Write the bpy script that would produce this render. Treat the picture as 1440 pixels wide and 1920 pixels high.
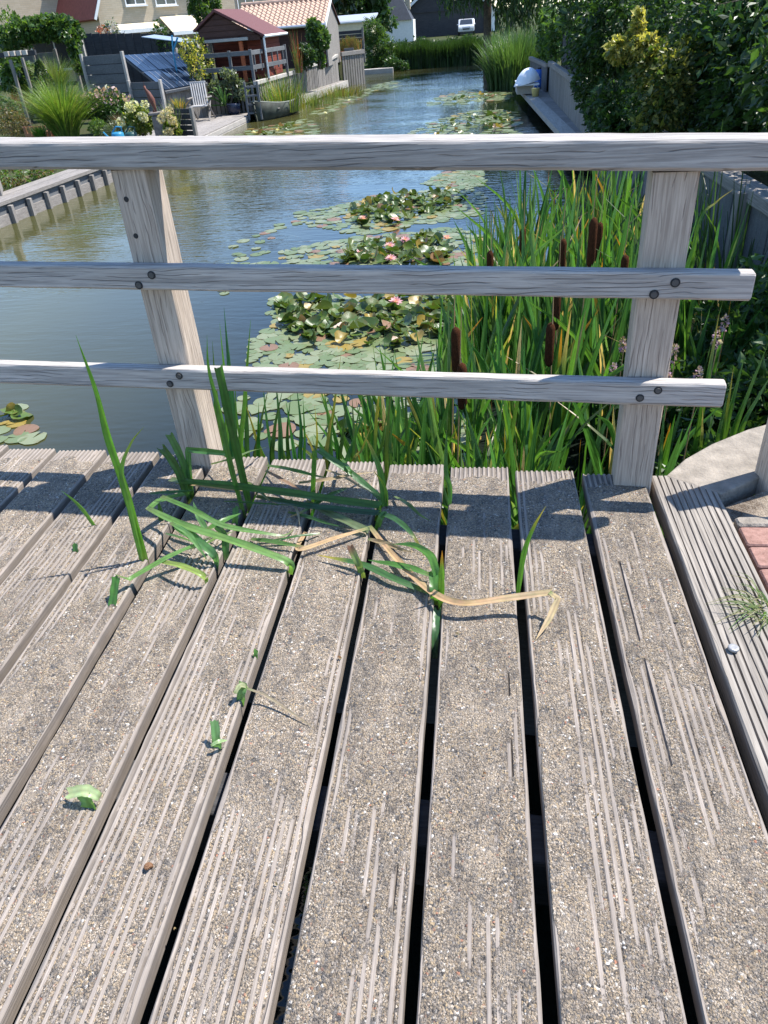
import bpy, math, random
import numpy as np
from mathutils import Vector, Matrix

random.seed(7); rng = np.random.default_rng(7)
sc = bpy.context.scene
for o in list(bpy.data.objects): bpy.data.objects.remove(o)
C = sc.collection

# ------------------------------------------------------------------ camera
H = 1.5                                    # eye height above the bridge deck (z = 0), metres
R = np.array([[0.9921, 0.0030, -0.1251], [0.1049, -0.5595, 0.8222], [-0.0675, -0.8288, -0.5554]])
U_, S_, V_ = np.linalg.svd(R); R = U_ @ V_
FOC = 1387.0
cam = bpy.data.cameras.new('camera'); camo = bpy.data.objects.new('camera', cam); C.objects.link(camo)
cam.sensor_fit = 'HORIZONTAL'; cam.sensor_width = 36; cam.lens = 36 * FOC / 1440
cam.clip_start = 0.05; cam.clip_end = 2000
M = Matrix.Identity(4)
for i in range(3):
    M[i][0] = R[i, 0]; M[i][1] = -R[i, 1]; M[i][2] = -R[i, 2]
M[2][3] = H
camo.matrix_world = M
sc.camera = camo
sc.render.resolution_x = 768; sc.render.resolution_y = 1024

# ------------------------------------------------------------------ light
AZ, EL = math.radians(26), math.radians(60)          # sun: from ahead on the right, high
SUN = Vector((math.cos(EL) * math.cos(AZ), math.cos(EL) * math.sin(AZ), math.sin(EL)))
w = bpy.data.worlds.new('World'); sc.world = w; w.use_nodes = True
nt = w.node_tree; bg = nt.nodes['Background']
sky = nt.nodes.new('ShaderNodeTexSky'); sky.sky_type = 'NISHITA'; sky.sun_disc = False
sky.sun_elevation = EL; sky.sun_rotation = math.pi / 2 - AZ
sky.air_density = 1.0; sky.dust_density = 0.0; sky.ozone_density = 6.0
nt.links.new(sky.outputs[0], bg.inputs[0]); bg.inputs[1].default_value = 0.15
sun = bpy.data.lights.new('sun', 'SUN'); sun.energy = 5.0; sun.angle = math.radians(0.53); sun.color = (1, 0.955, 0.89)
suno = bpy.data.objects.new('sun', sun); C.objects.link(suno)
suno.rotation_euler = SUN.to_track_quat('Z', 'Y').to_euler(); suno.location = (5, 5, 20)
sc.view_settings.view_transform = 'Standard'; sc.view_settings.look = 'None'
sc.view_settings.gamma = 1; sc.view_settings.use_curve_mapping = False
sc.view_settings.exposure = 1.0

# ------------------------------------------------------------------ helpers
def ray(px, py): return R @ np.array([(px - 720) / FOC, (py - 960) / FOC, 1.0])
def at_z(px, py, z): r = ray(px, py); return np.array([0, 0, H]) + r * (z - H) / r[2]
def at_y(px, py, y): r = ray(px, py); return np.array([0, 0, H]) + r * y / r[1]

def thing(name, label, cat, loc=(0, 0, 0), group=None, rotz=0):
    o = bpy.data.objects.new(name, None); C.objects.link(o); o.empty_display_size = 0.1
    o.location = loc; o.rotation_euler = (0, 0, rotz); tag(o, label, cat, group)
    return o
def tag(o, label, cat, group=None):
    o['label'] = label; o['category'] = cat
    if group: o['group'] = group
    return o
def structure(o): o['kind'] = 'structure'; return o
def stuff(o): o['kind'] = 'stuff'; return o

class MB:
    def __init__(s): s.v = []; s.f = []; s.c = []; s.hascol = False
    def add(s, vs, fs, col=None):
        n = len(s.v); s.v.extend([tuple(map(float, p)) for p in vs]); s.f.extend([tuple(i + n for i in f) for f in fs])
        if col is not None: s.hascol = True
        if col is None: s.c.extend([(0.5, 0.5, 0.5)] * len(vs))
        elif isinstance(col, tuple): s.c.extend([col] * len(vs))
        else: s.c.extend(col)
        return s
    def box(s, c, d, rz=0, bev=0, rx=0, ry=0):
        x, y, z = d[0] / 2, d[1] / 2, d[2] / 2
        if bev <= 0:
            vs = [(a, b, e) for e in (-z, z) for a, b in ((-x, -y), (x, -y), (x, y), (-x, y))]
            fs = [(3, 2, 1, 0), (4, 5, 6, 7), (0, 1, 5, 4), (1, 2, 6, 5), (2, 3, 7, 6), (3, 0, 4, 7)]
        else:
            b = min(bev, x * .9, y * .9, z * .9); vs = []; fs = []
            def ring(e, i):
                xx, yy = x - i, y - i
                return [(-xx + b, -yy, e), (xx - b, -yy, e), (xx, -yy + b, e), (xx, yy - b, e), (xx - b, yy, e), (-xx + b, yy, e), (-xx, yy - b, e), (-xx, -yy + b, e)]
            vs = ring(-z, b * .7) + ring(-z + b, 0) + ring(z - b, 0) + ring(z, b * .7)
            for k in range(3):
                for i in range(8): j = (i + 1) % 8; fs.append((k * 8 + i, k * 8 + j, k * 8 + 8 + j, k * 8 + 8 + i))
            fs.append(tuple(range(7, -1, -1))); fs.append(tuple(range(24, 32)))
        m = Matrix.Translation(Vector(c)) @ Matrix.Rotation(rz, 4, 'Z') @ Matrix.Rotation(ry, 4, 'Y') @ Matrix.Rotation(rx, 4, 'X')
        return s.add([m @ Vector(p) for p in vs], fs)
    def tube(s, pts, rad, n=7, cap=True, col=None):
        pts = [Vector(p) for p in pts]; k = len(pts)
        if not hasattr(rad, '__len__'): rad = [rad] * k
        vs = []; fs = []
        for i, p in enumerate(pts):
            t = (pts[min(i + 1, k - 1)] - pts[max(i - 1, 0)]).normalized()
            a = t.orthogonal().normalized() if abs(t.z) > .9 else t.cross(Vector((0, 0, 1))).normalized()
            if abs(t.z) > .9: a = (Vector((1, 0, 0)) - t * t.x).normalized()
            b = t.cross(a)
            for j in range(n):
                th = 2 * math.pi * j / n; vs.append(p + a * (math.cos(th) * rad[i]) + b * (math.sin(th) * rad[i]))
        for i in range(k - 1):
            for j in range(n): fs.append((i * n + j, i * n + (j + 1) % n, (i + 1) * n + (j + 1) % n, (i + 1) * n + j))
        if cap: fs.append(tuple(range(n - 1, -1, -1))); fs.append(tuple((k - 1) * n + j for j in range(n)))
        return s.add(vs, fs, col)
    def lathe(s, c, prof, n=14, cap=True):
        vs = []; fs = []; c = Vector(c)
        for r, z in prof:
            for j in range(n): th = 2 * math.pi * j / n; vs.append(c + Vector((r * math.cos(th), r * math.sin(th), z)))
        for i in range(len(prof) - 1):
            for j in range(n): fs.append((i * n + j, i * n + (j + 1) % n, (i + 1) * n + (j + 1) % n, (i + 1) * n + j))
        if cap: fs.append(tuple(range(n - 1, -1, -1))); fs.append(tuple((len(prof) - 1) * n + j for j in range(n)))
        return s.add(vs, fs)
    def prism(s, poly, d):
        # poly: planar list of points; d: extrusion vector
        n = len(poly); d = Vector(d); a = [Vector(p) for p in poly]; b = [p + d for p in a]
        fs = [tuple(range(n - 1, -1, -1)), tuple(range(n, 2 * n))] + [(i, (i + 1) % n, n + (i + 1) % n, n + i) for i in range(n)]
        return s.add(a + b, fs)
    def quad(s, a, b, c, d): return s.add([a, b, c, d], [(0, 1, 2, 3)])
    def build(s, name, mat, parent=None, smooth=False, local=False):
        me = bpy.data.meshes.new(name)
        v = s.v
        if parent is not None and not local:
            L = parent_world(parent).inverted(); v = [tuple(L @ Vector(p)) for p in v]
        me.from_pydata(v, [], s.f); me.materials.append(mat)
        if smooth: me.polygons.foreach_set('use_smooth', [True] * len(me.polygons))
        if s.hascol:
            ca = me.color_attributes.new('Col', 'FLOAT_COLOR', 'POINT')
            ca.data.foreach_set('color', np.array([(a, b, c, 1) for a, b, c in s.c], dtype=np.float32).ravel())
        me.validate(); me.update()
        o = bpy.data.objects.new(name, me); C.objects.link(o)
        if parent is not None: o.parent = parent
        return o

def local_m(o): return Matrix.LocRotScale(o.location, o.rotation_euler, o.scale)
def parent_world(o):
    m = local_m(o)
    while o.parent is not None:
        o = o.parent; m = local_m(o) @ m
    return m

def copy_tree(o, parent=None):
    c = o.copy(); C.objects.link(c); c.parent = parent
    for ch in list(o.children): copy_tree(ch, c)
    return c

def mesh_np(name, V, F, mat, parent=None, col=None, smooth=False, loc=None):
    """vertices Nx3, faces Mx4 or Mx3 -> object"""
    me = bpy.data.meshes.new(name); V = np.asarray(V, dtype=np.float32); F = np.asarray(F, dtype=np.int32); k = F.shape[1]
    if parent is not None: V = V - np.array(parent_world(parent).translation, dtype=np.float32)
    me.vertices.add(len(V)); me.vertices.foreach_set('co', V.ravel())
    me.loops.add(F.size); me.loops.foreach_set('vertex_index', F.ravel())
    me.polygons.add(len(F)); me.polygons.foreach_set('loop_start', np.arange(0, F.size, k, dtype=np.int32))
    me.polygons.foreach_set('loop_total', np.full(len(F), k, dtype=np.int32))
    me.polygons.foreach_set('use_smooth', np.full(len(F), bool(smooth)))
    me.materials.append(mat); me.update(calc_edges=True)
    if col is not None:
        ca = me.color_attributes.new('Col', 'FLOAT_COLOR', 'POINT')
        c4 = np.ones((len(V), 4), dtype=np.float32); c4[:, :3] = col; ca.data.foreach_set('color', c4.ravel())
    o = bpy.data.objects.new(name, me); C.objects.link(o)
    if parent is not None: o.parent = parent
    return o

def vnoise(x, y, seed=0):
    """smooth 2-D value noise in 0..1, numpy"""
    r = np.random.default_rng(seed); T = r.random((256, 256))
    xi = np.floor(x).astype(int); yi = np.floor(y).astype(int); fx = x - xi; fy = y - yi
    fx = fx * fx * (3 - 2 * fx); fy = fy * fy * (3 - 2 * fy)
    g = lambda a, b: T[a % 256, b % 256]
    return (g(xi, yi) * (1 - fx) + g(xi + 1, yi) * fx) * (1 - fy) + (g(xi, yi + 1) * (1 - fx) + g(xi + 1, yi + 1) * fx) * fy
def fbm(x, y, seed=0, oct=4):
    a, t, n = 1.0, 0, 0
    for k in range(oct): t = t + a * vnoise(x * 2 ** k + 17.3 * k, y * 2 ** k + 9.1 * k, seed + k); n += a; a *= .5
    return t / n

# ------------------------------------------------------------------ materials
class NT:
    def __init__(s, name):
        s.m = bpy.data.materials.new(name); s.m.use_nodes = True; s.t = s.m.node_tree
        s.b = s.t.nodes['Principled BSDF']; s.out = s.t.nodes['Material Output']; s.tc = s.n('TexCoord')
    def n(s, kind, **kw):
        nd = s.t.nodes.new('ShaderNode' + kind)
        for k, v in kw.items(): setattr(nd, k, v)
        return nd
    def l(s, a, b): s.t.links.new(a, b)
    def put(s, sock, v):
        if isinstance(v, (int, float)): sock.default_value = v
        elif isinstance(v, tuple): sock.default_value = v + (1,) if (len(v) == 3 and sock.type == 'RGBA') else v
        else: s.l(v, sock)
    def coord(s, scale=(1, 1, 1), src='Object', rot=(0, 0, 0), loc=(0, 0, 0)):
        mp = s.n('Mapping'); s.l(s.tc.outputs[src], mp.inputs[0]); mp.inputs['Scale'].default_value = scale
        mp.inputs['Rotation'].default_value = rot; mp.inputs['Location'].default_value = loc; return mp.outputs[0]
    def noise(s, co, scale=5, detail=4, rough=.55, dist=0):
        x = s.n('TexNoise'); s.l(co, x.inputs[0]); x.inputs['Scale'].default_value = scale; x.inputs['Detail'].default_value = detail
        x.inputs['Roughness'].default_value = rough; x.inputs['Distortion'].default_value = dist; return x.outputs[0]
    def voro(s, co, scale=5, feature='F1', rnd=1):
        x = s.n('TexVoronoi', feature=feature); s.l(co, x.inputs['Vector']); x.inputs['Scale'].default_value = scale
        x.inputs['Randomness'].default_value = rnd; return x
    def math(s, op, a, b=0, c=0, clamp=False):
        x = s.n('Math', operation=op, use_clamp=clamp); s.put(x.inputs[0], a); s.put(x.inputs[1], b); s.put(x.inputs[2], c); return x.outputs[0]
    def ramp(s, fac, stops, interp='LINEAR'):
        x = s.n('ValToRGB'); s.l(fac, x.inputs[0]); e = x.color_ramp.elements; x.color_ramp.interpolation = interp
        while len(e) < len(stops): e.new(.5)
        for el, (p, c) in zip(e, stops): el.position = p; el.color = (c, c, c, 1) if isinstance(c, (int, float)) else c + (1,)
        return x.outputs[0]
    def mix(s, fac, a, b, mode='MIX'):
        x = s.n('Mix', data_type='RGBA', blend_type=mode); s.put(x.inputs[0], fac); s.put(x.inputs[6], a); s.put(x.inputs[7], b); return x.outputs[2]
    def bump(s, h, strength=.5, dist=.01, normal=None):
        x = s.n('Bump'); s.put(x.inputs['Height'], h); x.inputs['Strength'].default_value = strength; x.inputs['Distance'].default_value = dist
        if normal is not None: s.l(normal, x.inputs['Normal'])
        return x.outputs[0]
    def attr(s, name='Col'):
        x = s.n('VertexColor', layer_name=name); return x.outputs[0]
    def objrand(s): return s.n('ObjectInfo').outputs['Random']
    def done(s, col=None, rough=.7, normal=None, spec=None, metal=None):
        if col is not None: s.put(s.b.inputs['Base Color'], col)
        s.put(s.b.inputs['Roughness'], rough)
        if normal is not None: s.l(normal, s.b.inputs['Normal'])
        if spec is not None: s.b.inputs['Specular IOR Level'].default_value = spec
        if metal is not None: s.b.inputs['Metallic'].default_value = metal
        return s.m

def plain(name, col, rough=.6, var=.25, scale=8, spec=.4, metal=0, bump=.15):
    t = NT(name); co = t.coord(); n = t.noise(co, scale, 5)
    c = t.mix(t.ramp(n, [(.3, 0), (.7, 1)]), tuple(x * (1 - var) for x in col), tuple(min(1, x * (1 + var)) for x in col))
    return t.done(c, rough, t.bump(t.noise(co, scale * 6, 3), bump, .01), spec, metal)

def wood(name, axis, c0, c1, dark, crack=.5, scale=1.0, rough=.8, spec=.25, objvar=.12):
    """weathered wood; grain runs along axis 0/1/2"""
    t = NT(name)
    def sc3(a, b): v = [b * scale] * 3; v[axis] = a * scale; return tuple(v)
    rnd = t.objrand(); off = t.n('CombineXYZ'); t.l(t.math('MULTIPLY', rnd, 37.0), off.inputs[0]); t.l(t.math('MULTIPLY', rnd, 19.0), off.inputs[1]); t.l(t.math('MULTIPLY', rnd, 53.0), off.inputs[2])
    ad = t.n('VectorMath', operation='ADD'); t.l(t.tc.outputs['Object'], ad.inputs[0]); t.l(off.outputs[0], ad.inputs[1])
    def co(sca):
        mp = t.n('Mapping'); t.l(ad.outputs[0], mp.inputs[0]); mp.inputs['Scale'].default_value = sca; return mp.outputs[0]
    big = t.noise(co(sc3(1.5, 4)), 1.2, 4, .6); fine = t.noise(co(sc3(5, 150)), 1, 4, .6, .25); streak = t.noise(co(sc3(1.6, 40)), 1, 4, .6, .4)
    sp = t.n('SeparateXYZ'); t.l(ad.outputs[0], sp.inputs[0]); oth = [i for i in range(3) if i != axis]
    ph = t.math('ADD', t.math('MULTIPLY', t.math('ADD', sp.outputs[oth[1]], t.math('MULTIPLY', sp.outputs[oth[0]], .8)), 430 * scale), t.math('MULTIPLY', t.noise(co(sc3(2.4, 7)), 1, 3, .5, .3), 26.0))
    gate = t.ramp(t.noise(co(sc3(4.5, 40)), 1.0, 3), [(.47, 0), (.56, 1)])
    ck = t.math('MULTIPLY', t.ramp(t.math('MULTIPLY_ADD', t.math('SINE', ph), .5, .5), [(.93, 0), (.985, 1)]), gate)
    ck = t.math('MULTIPLY', ck, crack)
    c = t.mix(t.ramp(streak, [(.3, 0), (.7, 1)]), c0, c1)
    c = t.mix(t.math('MULTIPLY', t.ramp(fine, [(.38, 1), (.6, 0)]), .45), c, dark)
    c = t.mix(t.math('MULTIPLY', t.ramp(big, [(.35, 1), (.6, 0)]), .35), c, tuple(x * .6 for x in c0))
    c = t.mix(t.math('MULTIPLY', ck, .8), c, dark)
    v = t.math('ADD', 1 - objvar, t.math('MULTIPLY', rnd, 2 * objvar)); c = t.mix(1.0, c, v, 'MULTIPLY')
    h = t.math('SUBTRACT', t.math('MULTIPLY', fine, .35), ck)
    return t.done(c, rough, t.bump(h, .8, .004), spec)

def leafmat(name, trans=.35, rough=.42, spec=.45, vein=True, tint=None):
    """leaf colour comes from the mesh attribute Col (each leaf's own pigment)"""
    t = NT(name); c = t.attr(); co = t.coord()
    n = t.noise(co, 30, 3); c = t.mix(t.math('MULTIPLY', t.ramp(n, [(.3, 0), (.7, 1)]), .3), c, (.02, .03, .006))
    t.done(c, rough, t.bump(n, .25, .004) if vein else None, spec)
    tr = t.n('BsdfTranslucent'); t.l(t.mix(1.0, c, (1.8, 1.9, .8), 'MULTIPLY'), tr.inputs[0])
    mx = t.n('MixShader'); mx.inputs[0].default_value = trans; t.l(t.b.outputs[0], mx.inputs[1]); t.l(tr.outputs[0], mx.inputs[2]); t.l(mx.outputs[0], t.out.inputs[0])
    return t.m

MAT = {}
MAT['rail'] = wood('rail_wood', 0, (.36, .33, .30), (.50, .465, .43), (.09, .083, .08), .85)
MAT['post'] = wood('post_wood', 2, (.45, .37, .30), (.58, .49, .405), (.13, .095, .075), .7)
MAT['edge'] = wood('edge_plank_wood', 1, (.23, .205, .175), (.34, .305, .265), (.06, .05, .045), .4)
MAT['woodx'] = wood('grey_board_x', 0, (.24, .22, .2), (.34, .31, .28), (.07, .06, .055), .3)
MAT['woody'] = wood('grey_board_y', 1, (.24, .22, .2), (.34, .31, .28), (.07, .06, .055), .3)
MAT['woodz'] = wood('grey_board_z', 2, (.22, .2, .18), (.32, .295, .265), (.06, .055, .05), .3)
MAT['palewood'] = wood('pale_board', 1, (.42, .39, .35), (.55, .51, .46), (.15, .13, .11), .2)
MAT['darkwood'] = wood('dark_stained_board', 0, (.045, .045, .05), (.075, .075, .08), (.02, .02, .02), .3)
MAT['slatewood'] = wood('slate_fence_board', 0, (.12, .125, .13), (.18, .185, .19), (.05, .05, .05), .3)
MAT['redwood'] = wood('red_stained_board', 0, (.19, .045, .03), (.26, .065, .04), (.06, .02, .015), .2)
MAT['orange'] = wood('orange_stained_post', 2, (.50, .13, .05), (.58, .17, .07), (.2, .05, .03), .2)
MAT['brown'] = wood('brown_beam', 0, (.07, .035, .03), (.1, .05, .04), (.03, .02, .015), .2)

def deckmat():
    t = NT('gritted_plank'); m = t.attr(); sep = t.n('SeparateColor'); t.l(m, sep.inputs[0])
    rnd = t.objrand(); off = t.n('CombineXYZ'); t.l(t.math('MULTIPLY', rnd, 31.0), off.inputs[0]); t.l(t.math('MULTIPLY', rnd, 17.0), off.inputs[1])
    ad = t.n('VectorMath', operation='ADD'); t.l(t.tc.outputs['Object'], ad.inputs[0]); t.l(off.outputs[0], ad.inputs[1])
    def co(s):
        mp = t.n('Mapping'); t.l(ad.outputs[0], mp.inputs[0]); mp.inputs['Scale'].default_value = s; return mp.outputs[0]
    P1 = co((1, 1, 1))
    # grit: stones of about 4-6 mm
    wob = t.n('TexNoise'); t.l(P1, wob.inputs[0]); wob.inputs['Scale'].default_value = 260; wob.inputs['Detail'].default_value = 2
    wv = t.n('VectorMath', operation='SCALE'); t.l(wob.outputs[1], wv.inputs[0]); wv.inputs[3].default_value = .0035
    pw = t.n('VectorMath', operation='ADD'); t.l(P1, pw.inputs[0]); t.l(wv.outputs[0], pw.inputs[1])
    v1 = t.voro(pw.outputs[0], 205); v2 = t.voro(pw.outputs[0], 400)
    s1 = t.n('SeparateColor'); t.l(v1.outputs['Color'], s1.inputs[0]); s2 = t.n('SeparateColor'); t.l(v2.outputs['Color'], s2.inputs[0])
    stone = t.ramp(s1.outputs[0], [(0, (.065, .062, .06)), (.16, (.14, .128, .115)), (.32, (.25, .20, .145)), (.48, (.17, .162, .155)), (.6, (.37, .29, .185)), (.74, (.27, .24, .205)), (.87, (.46, .40, .33)), (.95, (.66, .64, .60)), (.985, (.36, .17, .11))], 'CONSTANT')
    sand = t.ramp(s2.outputs[0], [(0, (.10, .09, .08)), (.3, (.25, .20, .145)), (.6, (.34, .28, .205)), (.85, (.47, .42, .36))], 'CONSTANT')
    big = t.ramp(t.noise(P1, 34, 3), [(.42, 0), (.6, 1)])
    g = t.mix(big, sand, stone)
    patch = t.ramp(t.noise(co((9, 4, 1)), 1.4, 5, .7), [(.44, 0), (.58, 1)]); pale = t.ramp(t.noise(co((7, 3.5, 3)), 1.7, 5, .7), [(.5, 0), (.66, 1)])
    spots = t.ramp(t.noise(P1, 46, 4, .6), [(.5, 0), (.66, 1)])
    soot = t.math('MULTIPLY', patch, t.math('ADD', .35, t.math('MULTIPLY', spots, .5)))
    g = t.mix(t.math('MULTIPLY', pale, .3), t.mix(t.math('MULTIPLY', soot, .85), g, (.075, .07, .068)), (.46, .40, .33))
    # wood ridges
    streak = t.noise(co((120, 2.2, 60)), 1, 4, .6, .3); fine = t.noise(co((420, 7, 200)), 1, 3, .6)
    wd = t.mix(t.ramp(streak, [(.3, 0), (.7, 1)]), (.23, .205, .185), (.37, .33, .295))
    wd = t.mix(t.math('MULTIPLY', t.ramp(fine, [(.35, 1), (.6, 0)]), .5), wd, (.16, .14, .125))
    wd = t.mix(t.math('MULTIPLY', patch, .35), wd, (.12, .11, .105))
    smear = t.ramp(t.noise(co((30, 9, 30)), 1, 4, .65), [(.44, 0), (.62, 1)]); wd = t.mix(t.math('MULTIPLY', smear, .5), wd, (.22, .19, .16))
    # mask: grit level minus ridge level, roughened at stone scale
    jag = t.math('MULTIPLY', t.math('SUBTRACT', t.noise(P1, 140, 4, .7), .5), 1.1)
    mk = t.ramp(t.math('ADD', sep.outputs[0], jag), [(.40, 0), (.6, 1)])
    c = t.mix(mk, wd, g)
    # dark dirt lines stored in G (open grooves hold dirt)
    c = t.mix(t.math('MULTIPLY', sep.outputs[1], .8), c, (.05, .045, .04))
    tint = t.math('ADD', .9, t.math('MULTIPLY', rnd, .2)); c = t.mix(1.0, c, tint, 'MULTIPLY'); c = t.mix(1.0, c, (1.07, 1.03, .985), 'MULTIPLY')
    hs = t.math('SUBTRACT', 1.0, t.math('MULTIPLY', v1.outputs['Distance'], 1.0))
    hs2 = t.math('SUBTRACT', 1.0, v2.outputs['Distance'])
    hg = t.math('ADD', t.math('MULTIPLY', hs, .8), t.math('MULTIPLY', hs2, .4))
    hg = t.math('ADD', hg, t.math('MULTIPLY', s1.outputs[1], .5))
    hw = t.math('ADD', .3, t.math('MULTIPLY', fine, .3))
    hh = t.n('Mix', data_type='FLOAT'); t.l(mk, hh.inputs[0]); t.l(hw, hh.inputs[2]); t.l(hg, hh.inputs[3])
    return t.done(c, .75, t.bump(hh.outputs[0], 1.0, .006), .3)
MAT['deck'] = deckmat()

def watermat():
    t = NT('canal_water')
    big = t.noise(t.coord((.25, .12, 1)), 1, 3)
    sx = t.n('SeparateXYZ'); t.l(t.tc.outputs['Object'], sx.inputs[0])
    shal = t.ramp(t.math('MULTIPLY_ADD', t.math('ADD', sx.outputs[0], t.math('MULTIPLY', big, 3.0)), -.19, .12), [(.2, 0), (.85, 1)])
    c = t.mix(shal, (.010, .014, .011), (.064, .062, .020))
    r1 = t.noise(t.coord((2.6, 9.5, 1), rot=(0, 0, .25)), 1, 2, .5, .3)
    r2 = t.noise(t.coord((8, 22, 1), rot=(0, 0, -.2)), 1, 2, .5)
    calm = t.ramp(t.noise(t.coord((.35, .5, 1)), 1, 2), [(.35, .25), (.65, 1)])
    wind = t.ramp(t.math('MULTIPLY', sx.outputs[1], .04), [(.3, .55), (.75, 2.6)])
    h = t.math('MULTIPLY', t.math('MULTIPLY', t.math('ADD', r1, t.math('MULTIPLY', r2, .3)), calm), wind)
    t.b.inputs['IOR'].default_value = 1.45
    return t.done(c, .025, t.bump(h, .16, .05), .5)
MAT['water'] = watermat()

def soilmat():
    t = NT('garden_soil'); co = t.coord()
    n = t.noise(co, 1.1, 6, .65); n2 = t.noise(co, 14, 5, .7)
    c = t.mix(t.ramp(n, [(.4, 0), (.6, 1)]), (.045, .05, .022), (.035, .06, .016)); c = t.mix(t.math('MULTIPLY', t.ramp(n2, [(.4, 0), (.65, 1)]), .5), c, (.07, .06, .035))
    return t.done(c, .95, t.bump(n2, .8, .04), .1)
MAT['soil'] = soilmat()
def sandmat():
    t = NT('sandy_earth'); co = t.coord()
    n = t.noise(co, 9, 6, .7); v = t.voro(co, 150)
    c = t.mix(t.ramp(n, [(.4, 0), (.62, 1)]), (.10, .075, .055), (.36, .30, .235))
    c = t.mix(.3, c, t.ramp(v.outputs['Distance'], [(0, (.5, .45, .38)), (.6, (.1, .08, .06))]))
    return t.done(c, .95, t.bump(t.math('ADD', n, t.math('MULTIPLY', v.outputs['Distance'], .2)), 1, .02), .1)
MAT['sand'] = sandmat()
def paver():
    t = NT('red_paver'); co = t.coord(); n = t.noise(co, 40, 5, .7); v = t.voro(co, 300)
    c = t.mix(t.ramp(n, [(.35, 0), (.65, 1)]), (.19, .105, .085), (.31, .18, .15)); sp = t.ramp(v.outputs['Distance'], [(0, 1), (.25, 0)])
    c = t.mix(t.math('MULTIPLY', sp, .6), c, (.6, .5, .43))
    return t.done(c, .9, t.bump(n, .6, .004), .2)
MAT['paver'] = paver()
def brickwall(name, c1, c2, mortar, scale=1):
    t = NT(name); b = t.n('TexBrick'); t.l(t.coord((1, 1, 1), rot=(math.pi / 2, 0, 0)), b.inputs[0])
    b.inputs['Color1'].default_value = c1 + (1,); b.inputs['Color2'].default_value = c2 + (1,); b.inputs['Mortar'].default_value = mortar + (1,)
    b.inputs['Scale'].default_value = 1; b.inputs['Brick Width'].default_value = .22 * scale; b.inputs['Row Height'].default_value = .065 * scale; b.inputs['Mortar Size'].default_value = .008
    n = t.noise(t.coord(), 2, 4); c = t.mix(t.math('MULTIPLY', n, .35), b.outputs[0], tuple(x * .55 for x in c1))
    return t.done(c, .9, t.bump(b.outputs[1], -.4, .01), .15)
MAT['beige'] = brickwall('beige_brick', (.52, .42, .29), (.58, .48, .35), (.42, .36, .28), 1.6)
MAT['greybrick'] = brickwall('dark_grey_brick', (.05, .05, .053), (.065, .063, .065), (.085, .083, .083), 1.6)
MAT['white'] = plain('white_paint', (.76, .75, .72), .5, .06)
MAT['glass'] = plain('window_glass', (.03, .035, .04), .06, .1, spec=.8, bump=0)
MAT['redtile'] = plain('red_roof_tile', (.26, .07, .05), .75, .25, 6)
MAT['pantile'] = plain('weathered_pantile', (.42, .29, .22), .85, .22, 5)
MAT['roofdark'] = plain('slate_roof', (.05, .055, .065), .6, .2, 5)
MAT['maroon'] = plain('maroon_roof_felt', (.115, .045, .045), .9, .2, 30)
MAT['awning'] = plain('grey_awning', (.15, .17, .2), .8, .1); MAT['cream'] = plain('cream_awning', (.62, .52, .36), .8, .1)
MAT['solar'] = plain('solar_glass', (.022, .035, .06), .12, .15, spec=.6, bump=0); MAT['alu'] = plain('aluminium', (.55, .56, .58), .4, .1, metal=.6)
MAT['black'] = plain('black_rubber', (.02, .02, .021), .7, .3, 40); MAT['boltgrey'] = plain('bolt_cap', (.07, .068, .066), .55, .2, 60)
MAT['navy'] = plain('navy_glaze', (.02, .026, .05), .25, .2); MAT['terra'] = plain('terracotta', (.38, .17, .09), .85, .2)
MAT['teal'] = plain('blue_plastic', (.03, .22, .38), .4, .1); MAT['dgreen'] = plain('dark_green_plastic', (.02, .07, .07), .4, .1); MAT['blue'] = plain('bright_blue_plastic', (.03, .12, .45), .4, .1)
MAT['rust'] = plain('rusty_brown', (.13, .045, .03), .7, .3, 20); MAT['stone'] = plain('grey_stone', (.2, .17, .15), .9, .3, 10)
MAT['boat'] = plain('weathered_boat_paint', (.035, .042, .032), .7, .6, 4, spec=.3); MAT['boatrim'] = plain('boat_rim', (.16, .17, .14), .7, .3)
MAT['kayak'] = plain('white_gelcoat', (.74, .77, .82), .3, .05); MAT['yellow'] = plain('yellow_plastic', (.6, .5, .2), .5, .1)
MAT['carpaint'] = plain('silver_car_paint', (.45, .47, .5), .25, .05, spec=.6); MAT['tarp'] = plain('blue_grey_tarp', (.2, .26, .33), .7, .2)
MAT['bark'] = plain('bark', (.09, .07, .05), .95, .4, 12, bump=.8); MAT['canvas'] = plain('grey_canvas', (.38, .37, .36), .85, .1)
MAT['concrete'] = plain('pale_concrete', (.235, .205, .17), .9, .3, 14, bump=.6)
MAT['cattail'] = plain('cattail_head', (.075, .028, .012), .95, .3, 120, spec=.1, bump=.8); MAT['stem'] = plain('dry_stem', (.32, .22, .11), .8, .3)
MAT['cap'] = plain('pale_metal_cap', (.3, .3, .3), .35, .1, metal=.3); MAT['snail'] = plain('brown_shell', (.15, .075, .035), .6, .4, 60)
MAT['leaf'] = leafmat('foliage_leaf'); MAT['reed'] = leafmat('reed_leaf', .42, .36, .5); MAT['lily'] = leafmat('lily_leaf', .18, .36, .45); MAT['dry'] = leafmat('dry_leaf', .25, .7, .2)
MAT['petal'] = leafmat('petal', .3, .5, .3, False)

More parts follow.
